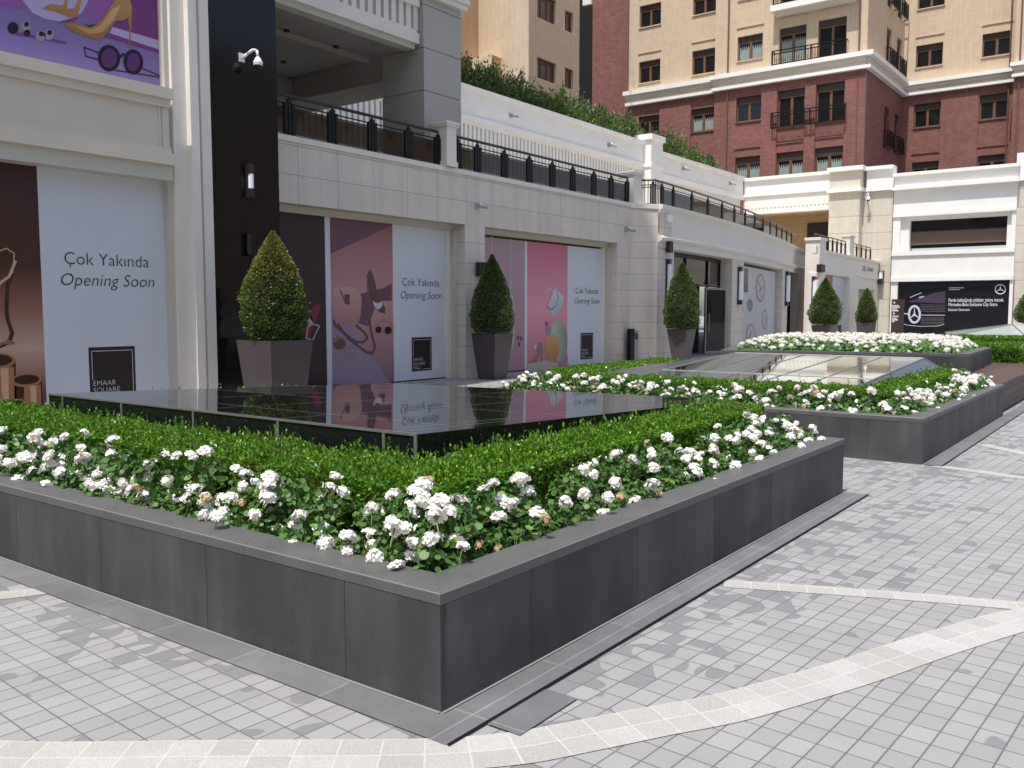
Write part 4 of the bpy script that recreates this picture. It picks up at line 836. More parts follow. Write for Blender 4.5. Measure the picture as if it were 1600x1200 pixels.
uc, zc_ = q(917, 461.5); wording(t, P1, uc, zc_ - .03, .245, .008); ul, zl = q(907, 520.5); ur = q(926.5, 521)[0]; emaar(t, P1, ul, ur, zl - .77, zl, .008)

# ---- railings
def railing(name, label, path, z0, posts, ztop=.76, cat='railing', glass_=True, pw=.27, bars=None):
    t = thing(name, label, cat, (path[0][0], path[0][1], z0)); P = [Vector((x, y, 0)) for x, y in path]; S = [0]
    for a, c in zip(P[:-1], P[1:]): S.append(S[-1] + (c - a).length)
    def pt(s):
        s = max(0, min(S[-1], s))
        for i in range(len(P) - 1):
            if s <= S[i + 1] + 1e-9: return P[i].lerp(P[i + 1], (s - S[i]) / max(1e-9, S[i + 1] - S[i])), (P[i + 1] - P[i]).normalized()
        return P[-1], (P[-1] - P[-2]).normalized()
    h = lambda z: Vector((0, 0, z0 + z))
    b = MB(); b.tube([p + h(ztop) for p in P], .033, M['bronze'], 8); b.build('top_rail', t)
    b = MB(); b.tube([p + h(ztop - .15) for p in P], .014, M['black_metal'], 6); b.tube([p + h(ztop - .22) for p in P], .014, M['black_metal'], 6); b.tube([p + h(.04) for p in P], .014, M['black_metal'], 6); b.build('lower_rail', t)
    for s in posts:
        c, a = pt(s); fr = Fr(c.x, c.y, a.x, a.y); b = MB()
        for k in (-1, 0, 1): b.box(fr, k * pw / 3 - pw * .13, k * pw / 3 + pw * .13, -.03, .03, z0, z0 + ztop - .13, M['black_metal'])
        b.box(fr, -pw * .2, pw * .2, -.02, .02, z0 + ztop - .13, z0 + ztop - .07, M['black_metal']); b.cyl(fr.p(0, 0, z0 + ztop - .07), fr.p(0, 0, z0 + ztop - .02), .03, .012, M['black_metal'], 8); b.build('post', t)
    if glass_:
        for s0, s1 in zip(posts[:-1], posts[1:]):
            if s1 - s0 < .7: continue
            a, _ = pt(s0 + pw * .55); c, _ = pt(s1 - pw * .55); dr = (c - a).normalized(); b = MB(); fr = Fr(a.x, a.y, dr.x, dr.y); b.box(fr, 0, (c - a).length, -.006, .006, z0 + .06, z0 + ztop - .24, M['rail_glass']); b.build('glass_panel', t)
    for s in bars or []:
        c, a = pt(s); b = MB(); b.cyl(c + h(0), c + h(ztop - .03), .012, .012, M['black_metal'], 6); b.build('bar', t)
    return pt, S[-1]
Yr = 13.62
xs = [11.207, 12.28, 13.361, 14.451, 15.42]; xs = [x * Yr / 13.5 for x in xs]
railing('terrace_railing', 'black railing with smoked glass between granite column and first white post', [(9.75, Yr), (15.55, Yr)], 4.87, [x - 9.75 for x in [10.2] + xs])
xs = [16.1, 16.83, 17.886, 18.948, 20.003, 21.008, 22.118, 23.09, 24.043]; xs = [x * Yr / 13.5 for x in xs]
railing('terrace_railing', 'long black railing with smoked glass between the two white posts', [(16.05, Yr), (24.3, Yr)], 4.87, [x - 16.05 for x in xs])
def newel(x0, x1, y0, y1, z0, z1, label):
    t = thing('railing_pillar', label, 'pillar', (x0, y0, z0)); b = MB(); m_ = M['white_paint2']; cx, cy = (x0 + x1) / 2, (y0 + y1) / 2
    def bx(e, za, zb_): b.box(WORLD, x0 - e, x1 + e, -(y1 + e), -(y0 - e), za, zb_, m_)
    bx(0, z0, z1 - .14); bx(.025, z0, z0 + .12); bx(.02, z1 - .14, z1 - .11); b.build('shaft', t); b = MB(); bx(.045, z1 - .108, z1 - .06); bx(.06, z1 - .058, z1); b.build('cap', t)
newel(15.62, 15.96, 13.42, 13.9, 4.87, 5.87, 'white square post on the terrace edge in front of the big column')
newel(24.35, 24.85, 13.45, 13.95, 4.87, 5.85, 'white square post where the straight terrace meets the curved one')

# ---- curved shopfront
CV = [(25.04, 12.96), (26.5, 13.02), (28.0, 13.12), (29.7, 13.27), (31.5, 13.45), (33.4, 13.68), (35.6, 13.98), (38, 14.36), (40.4, 14.78), (42.8, 15.26), (45.0, 15.72), (47.2, 16.15), (49.6, 16.6)]
def cx(px):   # plan point of the curve seen at this column
    r = ray(px, 480); 
    for a, c in zip(CV[:-1], CV[1:]):
        a_, c_ = Vector((a[0], a[1], 0)), Vector((c[0], c[1], 0)); e = c_ - a_; den = r.x * e.y - r.y * e.x
        if abs(den) < 1e-9: continue
        s = (a_.x * r.y - a_.y * r.x) / -den if False else (r.x * (0 - a_.y) - r.y * (0 - a_.x)) / den
        if -1e-6 <= s <= 1 + 1e-6: return a_ + e * s
    return Vector((*CV[-1], 0))
t = thing('curved_shopfront', 'curved cream shopfront with moulded cornice beyond the stone wing', 'building', (25, 13, 0))
b = MB(); b.prof(CV, [(-.6, 3.55), (0.0, 3.55), (.02, 3.72), (.13, 3.78), (.17, 3.86), (.10, 3.90), (.02, 3.93), (0, 4.0), (0, 4.58), (.03, 4.62), (.06, 4.70), (.14, 4.74), (.16, 4.86), (-.6, 4.87)], M['white_paint2']); b.build('cornice', t)
b = MB(); fc = Fr(24.285, 13.499, .755, -.539); Lc = math.hypot(.755, .539)
b.wall(fc, 0, Lc, 0, 4.72, [], 0, M['pillar_x']); b.box(fc, -.02, Lc + .02, -.4, .03, 4.722, 4.87, M['white_paint2'])
pA, pB = Vector((25.04, 12.955, 0)), cx(1052); f1 = Fr(pA.x, pA.y, (pB - pA).x, (pB - pA).y); L1 = (pB - pA).length
b.wall(f1, 0, L1, 0, 3.55, [], 0, M['pillar_x']); b.wall(f1, 0, .95, 3.56, 4.722, [], 0, M['pillar_x'], d=.03); b.box(f1, -.0, .98, -.4, .06, 4.724, 4.88, M['white_paint2'])
b.face([f1.p(L1, 0, 0), f1.p(L1, 0, 3.55), f1.p(L1, -.5, 3.55), f1.p(L1, -.5, 0)], M['pillar_y']); b.build('corner_pier', t)
for p0, p1 in ((1143, 1161), (1222, 1230), (1246, 1262)):
    a, c = cx(p0), cx(p1); fr = Fr(a.x, a.y, (c - a).x, (c - a).y); b = MB(); b.box(fr, 0, (c - a).length, -.55, 0, 0, 3.55, M['pillar_x']); b.build('pier', t)
def chord(p0, p1, d): 
    a, c = cx(p0), cx(p1); fr = Fr(a.x, a.y, (c - a).x, (c - a).y); fr.o = fr.o + fr.n * d; return fr, (c - a).length
# glazed door bay
fr, L = chord(1052, 1143, -.42)
d1 = thing('glass_doors', 'dark glass shop doors standing open behind the tall cone tree', 'door', tuple(fr.o))
b = MB(); b.box(fr, 0, L, -.9, -.85, 0, 3.5, M['dark_in']); b.build('interior', d1)
b = MB(); b.box(fr, 0, L * .35, -.03, -.02, 2.55, 3.4, M['pane']); b.box(fr, L * .38, L * .72, -.03, -.02, 2.55, 3.4, M['pane']); b.box(fr, L * .75, L * .95, -.03, -.02, 2.55, 3.4, M['pane_dusk']); b.box(fr, 0, L * .33, -.03, -.02, .1, 2.45, M['pane']); b.build('pane', d1)
b = MB()
for u_ in (0, .355, .73, .955): b.box(fr, L * u_, L * u_ + .07, -.05, .03, 0, 3.45, M['black_metal'])
b.box(fr, 0, L * .97, -.05, .031, 2.47, 2.54, M['black_metal']); b.box(fr, 0, L * .97, -.05, .032, 3.40, 3.5, M['black_metal']); b.build('frame', d1)
f2 = Fr(fr.p(L * .70, .0, 0).x, fr.p(L * .70, 0, 0).y, fr.a.x * .9 - fr.n.x * -.35, fr.a.y * .9 - fr.n.y * -.35)
b = MB(); b.box(f2, 0, 1.15, -.02, .02, .05, 2.4, M['pane']); b.build('door_leaf', d1, )
b = MB()
for a, c, e, f in ((0, .06, .02, 2.44), (1.1, 1.16, .02, 2.44), (0.06, 1.1, .02, .12), (.06, 1.1, 2.36, 2.44)): b.box(f2, a, c, -.03, .035, e, f, M['silver'])
b.build('door_frame', d1); b = MB(); b.tube([f2.p(.15, .09, .8), f2.p(.15, .09, 1.5)], .018, M['silver'], 8); b.build('handle', d1)
# botanical poster
fr, L = chord(1161, 1222, -.3)
d2 = thing('shopfront_poster', 'pale poster with oval plates and shells on the curved shopfront', 'poster', tuple(fr.o))
b = MB(); panel(b, fr, .0, L * .97, 0.02, 3.42, flat('pearl', (.58, .57, .60))); Q = lambda x, y: fr.px(x, y)
def eo(cx_, cy, rx, ry, d, m_): b.poly(fr, [Q(cx_ + rx * math.cos(a), cy + ry * math.sin(a)) for a in np.linspace(0, 6.283, 24)[:-1]], d, m_)
for cx_, cy, rx, ry in ((1188, 450, 7.5, 22), (1173, 526, 7.5, 20)): eo(cx_, cy, rx, ry, .006, flat('rosewood', (.30, .14, .11))); eo(cx_, cy, rx * .84, ry * .9, .008, flat('plate', (.55, .50, .48)))
line(b, fr, [Q(1183, 438), Q(1189, 452), Q(1188, 466)], .06, .01, flat('twig', (.12, .11, .08))); line(b, fr, [Q(1185, 456), Q(1193, 446)], .05, .011, M['twig']); line(b, fr, [Q(1170, 528), Q(1173, 518)], .12, .01, M['twig'])
eo(1171.5, 477, 4.6, 10, .007, flat('olive_stone', (.22, .24, .17))); eo(1195, 499, 4.5, 16, .007, flat('shell', (.45, .33, .31))); eo(1195, 499, 3, 12, .009, M['pearl']); eo(1196, 500, 1.5, 8, .011, M['shell']); b.build('picture', d2)
a, c = Q(1163, 419), Q(1168, 457); b = MB(); b.box(fr, a[0], c[0], 0.006, .014, c[1], a[1], M['bronze']); b.build('emblem', d2)
fr, L = chord(1230, 1246, -.4); d3 = thing('glass_doors', 'narrow black glass doors at the far end of the curved shopfront', 'door', tuple(fr.o))
b = MB(); b.box(fr, 0, L, -.05, -.04, 0, 3.45, M['pane']); b.build('pane', d3); b = MB()
for k in (0, .3, .62, .95): b.box(fr, L * k, L * k + .09, -.03, .05, 0, 3.45, M['black_metal'])
b.box(fr, 0, L, -.03, .051, 2.45, 2.58, M['black_metal']); b.build('frame', d3)
cr = [(x + .02, y + .22) for x, y in CV[:-1]]
pt_, Ls = railing('terrace_railing', 'curved black railing along the top of the curved shopfront', [(24.95, 13.5)] + [(25.1, 13.15)] + cr[1:], 4.87, [.35, 1.0] + [1.9 + 1.62 * k for k in range(13)], .76, pw=.2, bars=[.1, .2, .5, .62, .75, .87])

# ---- entrance wing
E0 = Fr(46.3, 14.75, 13.7, .6); q = lambda x, y: E0.px(x, y); ZT = 4.72
t = thing('entrance_wing', 'cream wing with the entrance sign beyond the curved shopfront', 'building', (46.3, 14.75, 0))
a0, a1 = q(1275, 440)[0], q(1328, 440)[0]; e0, e1 = q(1342, 440)[0], q(1366, 440)[0]; L = 13.65
b = MB(); b.wall(E0, .9, L, 0, ZT - .14, [(a0, a1, 0, 3.5), (e0, e1, 0, 2.9)], .4, M['white_paint2']); b.box(E0, .9, L + .02, -.4, .06, ZT - .138, ZT, M['white_paint2']); b.box(E0, e0 - .3, L, .001, .05, 3.55, 3.68, M['white_paint2']); b.build('wall', t)
b = MB(); b.box(Fr(46.0, 14.6, 1, 0), -.25, .75, -.72, 0.0, 0, 5.15, M['white_paint2']); b.box(Fr(46.0, 14.6, 1, 0), -.32, .82, -.76, .06, 5.152, 5.3, M['white_paint2']); b.build('pilaster', t)
b = MB(); b.box(E0, e0 + .01, e1 - .01, -.55, -.5, 0, 2.9, M['pale_glass']); b.box(E0, e0 + .3, e0 + .36, -.5, -.44, 0, 2.9, M['silver']); b.build('entrance_door', t)
E1 = Fr(*(E0.p(0, -.3, 0).xy), E0.a.x, E0.a.y); q1 = lambda x, y: E1.px(x, y)
t2 = thing('shopfront_poster', 'distant red and white opening soon poster on the entrance wing', 'poster', tuple(E1.o))
m_ = q1(1301, 440)[0]; b = MB(); panel(b, E1, a0 + .02, m_, .02, 3.48, flat('brick_red', (.42, .11, .10))); b.build('picture', t2)
b = MB(); panel(b, E1, m_ + .001, a1 - .15, .02, 3.48, M['vinyl']); b.build('white_panel', t2)
b = MB(); uc, zc_ = q1(1314, 478); text(b, E1, 'Çok Yakında', uc + .6, zc_ + .08, .26, .006, M['grey_plastic']); text(b, E1, 'Opening Soon', uc + .6, zc_ - .25, .26, .006, M['grey_plastic'], italic=.2); b.build('lettering', t2)
a, c = q1(1309, 508), q1(1314, 520); b = MB(); b.box(E1, a[0], c[0], 0, .01, c[1] - .2, a[1], M['bronze']); b.build('emblem', t2)
s = thing('entrance_sign', 'small dark lettering reading the Turkish and English word for entrance', 'sign', tuple(E0.o)); uc, zc_ = q(1356, 424); b = MB(); text(b, E0, 'GİRİŞ - ENTRANCE', uc, zc_, .36, .012, M['black_metal'], wid=.92); b.build('lettering', s)
up = lambda px, d=-.22: E0.p(q(px, 390)[0], d, 0)
A_, B2 = up(1278), up(1327); n_ = (B2 - A_).length; railing('terrace_railing', 'short black railing on top of the entrance wing', [A_.xy, B2.xy], ZT, [n_ * k / 7 for k in range(8)], .78, pw=.2, glass_=False)
A_, B2 = up(1337), up(1366); n_ = (B2 - A_).length; railing('terrace_railing', 'last bit of black railing against the far cream building', [A_.xy, B2.xy], ZT, [n_ * k / 4 for k in range(5)], .78, pw=.2, glass_=False)
c = up(1332); newel(c.x - .45, c.x + .35, c.y - .2, c.y + .25, ZT, ZT + 1.15, 'small white post on top of the entrance wing')

# ---- upper terrace wall with slots (plane Y = 24.5)
T0 = FY(24.5); q = lambda x, y: T0.px(x, y); t = thing('terrace_wall', 'upper white parapet wall with slotted screen behind the terrace', 'wall', (30, 24.5, 4.42))
up0 = q(1005, 240)[0]; zA = [q(722, y)[1] for y in (131, 138, 178, 186, 192, 212)]; zB = [q(1026, y)[1] for y in (235, 240, 270, 276)]
b = MB(); b.box(T0, 9.7, up0, -.6, .14, zA[1], zA[0], M['white_paint']); b.box(T0, 9.7, up0, -.6, 0, zA[2], zA[1], M['white_paint']); b.box(T0, 9.7, up0, -.6, .12, zA[3], zA[2], M['white_paint']); b.box(T0, 9.7, up0, -.6, .05, zA[4], zA[3], M['white_paint'])
b.box(T0, up0 + 1.4, 59.9, -.6, .14, zB[1], zB[0], M['white_paint']); b.box(T0, up0 + 1.4, 59.9, -.6, 0, zB[2], zB[1], M['white_paint']); b.box(T0, up0 + 1.4, 59.9, -.6, .12, zB[3] - .1, zB[2], M['white_paint']); b.build('parapet', t)
zp = q(1010, 212)[1]; b = MB(); b.box(T0, up0, up0 + 1.4, -.9, .5, 4.45, zp - .3, M['white_paint']); b.box(T0, up0 - .12, up0 + 1.52, -1, .62, zp - .3, zp, M['white_paint']); b.box(T0, up0 - .06, up0 + 1.46, -1, .56, zA[3], zA[2], M['white_paint']); b.build('pier', t)
zf = zA[4] - 1.75; b = MB(); b.box(T0, 9.7, up0, -.6, .02, zf - .75, zf, M['white_paint']); b.box(T0, up0 + 1.4, 59.9, -.6, .02, zf - .9, zf - .3, M['white_paint']); b.build('lintel', t)
b = MB(); k = 0; u_ = 10.0
while u_ < 59.5:
    if not (up0 - .1 < u_ < up0 + 1.5):
        if u_ < up0: b.box(T0, u_, u_ + .17, -.25, -.02, zf, zA[4], M['white_paint'])
        else: b.box(T0, u_, u_ + .17, -.25, -.02, zf - .3, zB[3] - .1, M['white_paint'])
    u_ += .29
b.build('slotted_screen', t)
b = MB(); b.box(T0, 9.7, 59.9, -.62, -.5, zf - .3, zB[3] - .11, M['frame_brown']); b.build('screen_back', t)
b = MB(); b.box(T0, 9.7, 59.9, -4.2, -4.0, 4.4, zf, M['ochre']); b.box(T0, 9.7, 59.9, -4.0, -.6, zf - .2, zf - .05, M['ochre'])
for k in range(9): b.box(T0, 12 + k * 5.5, 12.9 + k * 5.5, -.55, -.02, 4.42, zf - .9, M['cream'])
b.build('loggia', t)
# shrubs on the upper terrace
def bush(px, wd, hh, label, n=5200):
    hh *= 1.0
    c = at(px, 300, Y=25.6); x = c.x; zz0 = (zA[0] if x < up0 else zB[0]) - .35; o = thing('terrace_shrub', label, 'shrub', (x, 25.6, zz0), 'shrubs along the upper terrace wall')
    th = RNG.uniform(0, 6.28, n); f = RNG.random(n); r = np.sqrt(RNG.random(n)); w2 = wd / 2
    tall = .72 + .28 * np.sin(th * 3 + px) * r + .18 * np.sin(th * 7 + px * 2)
    P = np.c_[x + w2 * r * np.cos(th), 25.6 + .75 * r * np.sin(th), zz0 + f * hh * tall * (1 - .35 * r ** 2)]
    tops = RNG.choice(n, n // 3); P[tops, 2] += RNG.random(len(tops)) * .22 * hh
    N_ = np.c_[np.cos(th) * .5, np.sin(th) * .5, np.full(n, 1.0)]
    leaves('foliage', P, N_, np.full(n, .16), M['bush_leaf'], o, .42, .45, 4)
    b = MB()
    for k in range(9): a = k * .7; b.cyl((x + .2 * math.cos(a) * w2, 25.6 + .1 * math.sin(a), zz0 - .4), (x + w2 * .75 * math.cos(a), 25.6 + .4 * math.sin(a), zz0 + hh * .75), .03, .01, M['bark'], 5, False)
    b.build('stem', o)
for i, (px, wd, hh, lb) in enumerate(((738, 3.2, 2.1, 'dark upright shrub beside the big column'), (775, 3.6, 2.2, 'dark shrub, second along the terrace from the column'), (812, 3.6, 2.1, 'dark shrub under the tan building windows'), (836, 2.6, 1.5, 'smaller dark shrub just left of the gap in the row'),
        (882, 3.9, 2.3, 'pale green shrub right of the gap in the row'), (916, 3.6, 1.9, 'green shrub at the foot of the tall blank brick wall'), (945, 3.6, 2.0, 'green shrub under the brick tower corner pipe'), (975, 3.8, 2.1, 'green shrub left of the white wall pier'), (1003, 2.6, 1.8, 'leafy shrub directly behind the white wall pier'), (1045, 4.2, 2.4, 'green shrub just right of the white wall pier'), (1075, 4.5, 1.7, 'low shrub before the last one on the terrace'), (1100, 4.0, 1.4, 'last shrub at the right end of the row'))):
    bush(px, wd, hh, lb + ' above the white wall')

# ---- far cream building (front X = 60)
G = FX(60); q = lambda x, y: G.px(x, y); t = thing('far_building', 'sunlit cream building with long dark window above the black car poster', 'building', (60, 16, 0))
zt = q(1350, 262)[1]; ua, ub, uc_, ud, ue = q(1163, 281)[0], q(1302, 270)[0], q(1350, 262)[0], q(1397, 265)[0], q(1590, 246)[0]
m_, bl = M['white_paint'], M['block_y']; zl = q(1350, 289)[1]
b = MB(); b.box(G, ua, ub, -.6, .16, zt - .22, zt, m_); b.box(G, ua, ub, -.6, 0, zl, zt - .22, m_); b.box(G, ua, ub, -.6, .16, zl - .2, zl, m_)
zf1 = q(1300, 305)[1]; zf0 = q(1300, 327)[1]; b.box(G, ua, ub, -.6, .06, zf0, zf1, m_)
for k in range(26): b.box(G, ua + .3 + k * .27, ua + .42 + k * .27, .061, .11, zf0 + .4, zf1, m_)
b.box(G, ua, ub, -.6, .02, zf1, zl - .2, m_); b.build('left_parapet', t)
b = MB(); b.box(G, ua - 1, ub, -3.0, -2.9, 4.4, zf0 + .1, M['ochre']); b.box(G, q(1240, 340)[0], q(1283, 340)[0], -2.9, -2.8, 4.4, q(1283, 341)[1], M['dark_in']); b.box(G, ua - 1, ub, -2.9, -.6, zf0 - .05, zf0 + .05, M['ochre']); b.box(G, ua, ub, -.5, -.4, 0, 4.4, m_); b.build('loggia', t)
b = MB(); b.box(G, ub, uc_, -.7, .7, 0, zl - .45, M['block_y']); b.box(G, ub - .12, uc_ + .12, -.7, .9, zl - .449, zl - .2, m_); b.box(G, ub, uc_, -.7, .7, zl - .199, zt - .22, M['cream']); b.box(G, ub - .1, uc_ + .2, -.7, .95, zt - .219, zt + .05, m_)
b.build('pier', t); b = MB(); b.box(G, uc_ + .001, ud, -.7, .0, 0, zl - .45, M['block_y']); b.box(G, uc_ + .2, ud, -.7, .2, zl - .449, zl - .2, m_); b.box(G, uc_ + .2, ud, -.7, .02, zl - .199, zt - .22, m_); b.box(G, uc_ + .201, ud, -.7, .25, zt - .219, zt, m_)
b.build('pier', t); b = MB(); b.box(G, ue, ue + 3.5, -.7, .05, 0, zl - .5, M['block_y']); b.box(G, ue, ue + 3.5, -.7, .2, zl - .499, zt, m_); b.build('pier', t)
d = .3; zv = lambda v: G.px(1399, 220 + v / 3.478, d)[1]
zs2 = dict(ct=zv(180), cb=zv(196), l1=zv(255), l2=zv(272), r1=zv(300), m0=zv(398), m1=zv(416), w1=zv(437), w0=zv(592), s0=zv(603), s1=zv(626), p0=zv(742), p1=zv(766))
U0, U1 = G.px(1397, 300, d)[0], G.px(1590, 290, d)[0]; wu0, wu1 = G.px(1420, 350, d)[0], G.px(1573, 345, d)[0]
b = MB(); b.box(G, U0 - .05, U1 + .1, -.7, d + .22, zs2['cb'], zs2['ct'], m_); b.box(G, U0, U1, -.7, d, zs2['l1'], zs2['cb'], m_); b.box(G, U0 - .05, U1 + .1, -.7, d + .35, zs2['l2'], zs2['l1'], m_)
b.box(G, U0, U1, -.7, d, zs2['m0'], zs2['l2'], m_); b.box(G, U0, U1, -.7, d + .08, zs2['m1'], zs2['m0'], m_)
b.box(G, U0, wu0 - .5, -.7, d - .02, zs2['s0'], zs2['m1'], m_); b.box(G, wu1 + .25, U1, -.7, d - .02, zs2['s0'], zs2['m1'], m_)
b.box(G, wu0 - .5, wu1 + .25, -.7, d - .25, zs2['w1'], zs2['m1'], m_); b.box(G, wu0 - .5, wu0, -.7, d - .25, zs2['s0'], zs2['w1'], m_); b.box(G, wu1, wu1 + .25, -.7, d - .25, zs2['s0'], zs2['w1'], m_)
b.box(G, U0, U1, -.7, d + .1, zs2['s1'], zs2['s0'], m_); b.box(G, U0, U1, -.7, d, zs2['p0'], zs2['s1'], m_); b.box(G, U0, U1, -.7, d + .08, zs2['p1'], zs2['p0'], m_)
b.box(G, U0, G.px(1400, 440, d)[0] + .1, -.7, d - .02, 0, zs2['p1'], m_); b.box(G, U1 - .18, U1, -.7, d - .02, 0, zs2['p1'], m_); b.build('shop_bay', t)
b = MB(); b.box(G, wu0, wu1, -.7, -.35, zs2['s0'] + .2, zs2['w1'], M['pane']); b.box(G, wu0, wu1, -.35, -.3, zs2['s0'] + .4, zs2['s0'] + 1.2, flat('parking_dim', (.13, .085, .065), .5)); b.box(G, wu0, wu1, -.34, -.29, zs2['s0'] + 1.2, zs2['s0'] + 1.26, M['bronze']); b.build('window', t)
b = MB(); b.box(G, ua, ue + 3.5, -6, -.71, 0, zt - .3, M['cream']) ; b.build('rear_wall', t) if False else None
# black car poster
d = .1; q = lambda x, y: G.px(x, y, d); pu0, pu1 = q(1399.5, 443)[0], q(1585, 437)[0]; pz = zs2['p1'] - .02
t = thing('car_poster', 'wide black car showroom poster with silver three-pointed star', 'poster', (60, 12, 0))
b = MB(); b.box(G, pu0, pu1, d - .1, d, .05, pz, flat('poster_black', (.008, .008, .012), .25)); b.poly(G, [q(1399.5, 447), q(1585, 440), q(1585, 443), q(1399.5, 455)], d + .004, flat('poster_top', (.006, .006, .008), .5)); b.build('panel', t)
cr_ = lambda x, y: q(1330 + x / 5.926, 400 + y / 5.926); pu = flat('car_purple', (.065, .045, .085), .3); sv = flat('star_silver', (.55, .58, .66), .3); wh = M['lamp_white']
b = MB(); b.poly(G, [cr_(*p) for p in ((525, 425), (640, 385), (760, 345), (872, 320), (872, 440))], d + .006, pu); line(b, G, [cr_(545, 383), cr_(650, 340)], .04, d + .008, sv); line(b, G, [cr_(630, 385), cr_(670, 375)], .07, d + .009, sv)
line(b, G, [cr_(475, 533), cr_(530, 536)], .07, d + .008, sv); line(b, G, [cr_(650, 547), cr_(866, 549)], .06, d + .008, flat('pink_chrome', (.45, .33, .38), .3)); line(b, G, [cr_(470, 620), cr_(520, 640), (cr_(640, 652)), cr_(800, 648), cr_(860, 632)], .03, d + .008, sv)
for r_ in range(5):
    for c_ in range(13):
        x = 650 + c_ * 18 + (r_ % 2) * 9; y = 455 + r_ * 15 - (1 - c_ / 13) * 4
        if x < 868: line(b, G, [cr_(x - 3, y), cr_(x + 3, y + 1)], .016, d + .007, M['letter_grey'])
        y = 572 + r_ * 14
        if x < 860: line(b, G, [cr_(x - 3, y), cr_(x + 3, y + 1)], .016, d + .007, M['letter_grey'])
b.build('picture', t)
def star(cxp, cyp, rx, ry, wd, m_, name, dd):
    b = MB(); pts = [cr_(cxp + rx * math.cos(a), cyp + ry * math.sin(a)) for a in np.linspace(0, 6.283, 33)]; line(b, G, pts, wd, dd, m_)
    for a in (-math.pi / 2, math.pi / 6, math.pi * 5 / 6):
        tip = (cxp + rx * math.cos(a), cyp + ry * math.sin(a)); w_ = .17; s1 = (cxp + rx * w_ * math.cos(a + 1.05 * 1), cyp + ry * w_ * math.sin(a + 1.05)); s2 = (cxp + rx * w_ * math.cos(a - 1.05), cyp + ry * w_ * math.sin(a - 1.05))
        b.poly(G, [cr_(*tip), cr_(*s1), cr_(cxp, cyp), cr_(*s2)], dd + .002, m_)
    b.build(name, t)
star(586, 540, 50, 76, .13, sv, 'star_emblem', d + .014); star(1381, 308, 48, 43, .045, wh, 'star_emblem', d + .01)
b = MB(); sc = cr_(900, 0)[0]
def tw(s, x, y, h, wid): a = cr_(x, y); text(b, G, s, a[0], a[1], h, d + .01, wh, align='LEFT', wid=wid)
def fit(s, x0_, x1_, y, h):
    cu = bpy.data.curves.new('t', 'FONT'); cu.body = s; cu.size = h; o = bpy.data.objects.new('t', cu); C.objects.link(o); bpy.context.view_layer.update(); wd = o.dimensions.x; bpy.data.objects.remove(o); bpy.data.curves.remove(cu)
    tw(s, x0_, y, h, (cr_(x1_, y)[0] - cr_(x0_, y)[0]) / wd)
fit('Perde kalktığında yıldızlar şehre inecek.', 900, 1412, 424, .30); fit('Mercedes-Benz Exclusive City Store.', 898, 1355, 464, .30); fit('Gelecek Otomotiv', 896, 1098, 508, .22)
for x, w_, y in ((905, 135, 295), (905, 95, 311)):
    k = x
    while k < x + w_: line(b, G, [cr_(k, y), cr_(k + 7, y)], .05, d + .01, M['letter_grey']); k += 10 + (k * 7 % 5)
b.build('lettering', t)
# directory sign
c0, c1 = at(1393, 480, X=56), at(1412.5, 480, X=56); zt_ = at(1400, 467.5, X=56).z
D = FX(56); t = thing('directory_sign', 'slim dark brown directory board with white arrows left of the car poster', 'sign', (56, c0.y, 0)); b = MB(); b.box(D, -c0.y, -c1.y, -.12, 0, 0, zt_, flat('sign_brown', (.055, .032, .03), .4)); b.build('board', t)
b = MB(); q = lambda x, y: D.px(1330 + x / 5.926, 400 + y / 5.926)
for y0_ in (432, 533):
    line(b, D, [q(388, y0_), q(405, y0_)], .03, .006, wh); line(b, D, [q(397, y0_ - 10), q(406, y0_), q(397, y0_ + 10)] if y0_ == 432 else [q(397, y0_ - 10), q(388, y0_), q(397, y0_ + 10)], .03, .007, wh)
for y, w_ in ((460, 60), (474, 68), (492, 45), (507, 55), (559, 58), (578, 40), (592, 52), (606, 20)): line(b, D, [q(380, y), q(380 + w_, y)], .075, .006, M['letter_grey'])
b.build('lettering', t)

# ---- brick and tan tower
def window(t, fr, u0, u1, z0, z1, d=-.22, shut=.22, curtain=False, leafs=2, lite=None):
    b = MB(); m_ = M['frame_brown']; h = z1 - z0; zs = z1 - h * shut; f = .09
    b.box(fr, u0, u1, d - .06, d + .02, z0, z0 + f, m_); b.box(fr, u0, u1, d - .06, d + .02, zs - f, zs, m_); b.box(fr, u0, u0 + f, d - .06, d + .021, z0, zs, m_); b.box(fr, u1 - f, u1, d - .06, d + .021, z0, zs, m_)
    for k in range(1, leafs): uu = u0 + (u1 - u0) * k / leafs; b.box(fr, uu - .09, uu + .09, d - .06, d + .022, z0, zs, m_)
    o = b.build('window', t)
    b = MB(); b.box(fr, u0, u1, d - .05, d + .05, zs + .001, z1, M['shutter']); b.build('shutter_box', o)
    b = MB(); b.face([fr.p(u0, d - .04, z0), fr.p(u1, d - .04, z0), fr.p(u1, d - .04, zs), fr.p(u0, d - .04, zs)], M[lite or 'pane']); b.build('pane', o)
    if curtain:
        b = MB()
        for a, c in ((u0 + .12, (u0 + u1) / 2 - .12), ((u0 + u1) / 2 + .12, u1 - .12)):
            n = 14
            for k in range(n):
                ua_, ub_ = a + (c - a) * k / n, a + (c - a) * (k + 1) / n; da, db = (-.03, -.015) if k % 2 else (-.015, -.03)
                b.face([fr.p(ua_, d + da, z0 + .1), fr.p(ub_, d + db, z0 + .1), fr.p(ub_, d + db, zs - .32 - .12 * (k % 3)), fr.p(ua_, d + da, zs - .32 - .12 * (k % 3))], M['curtain'])
        b.build('curtain', o)
    return o
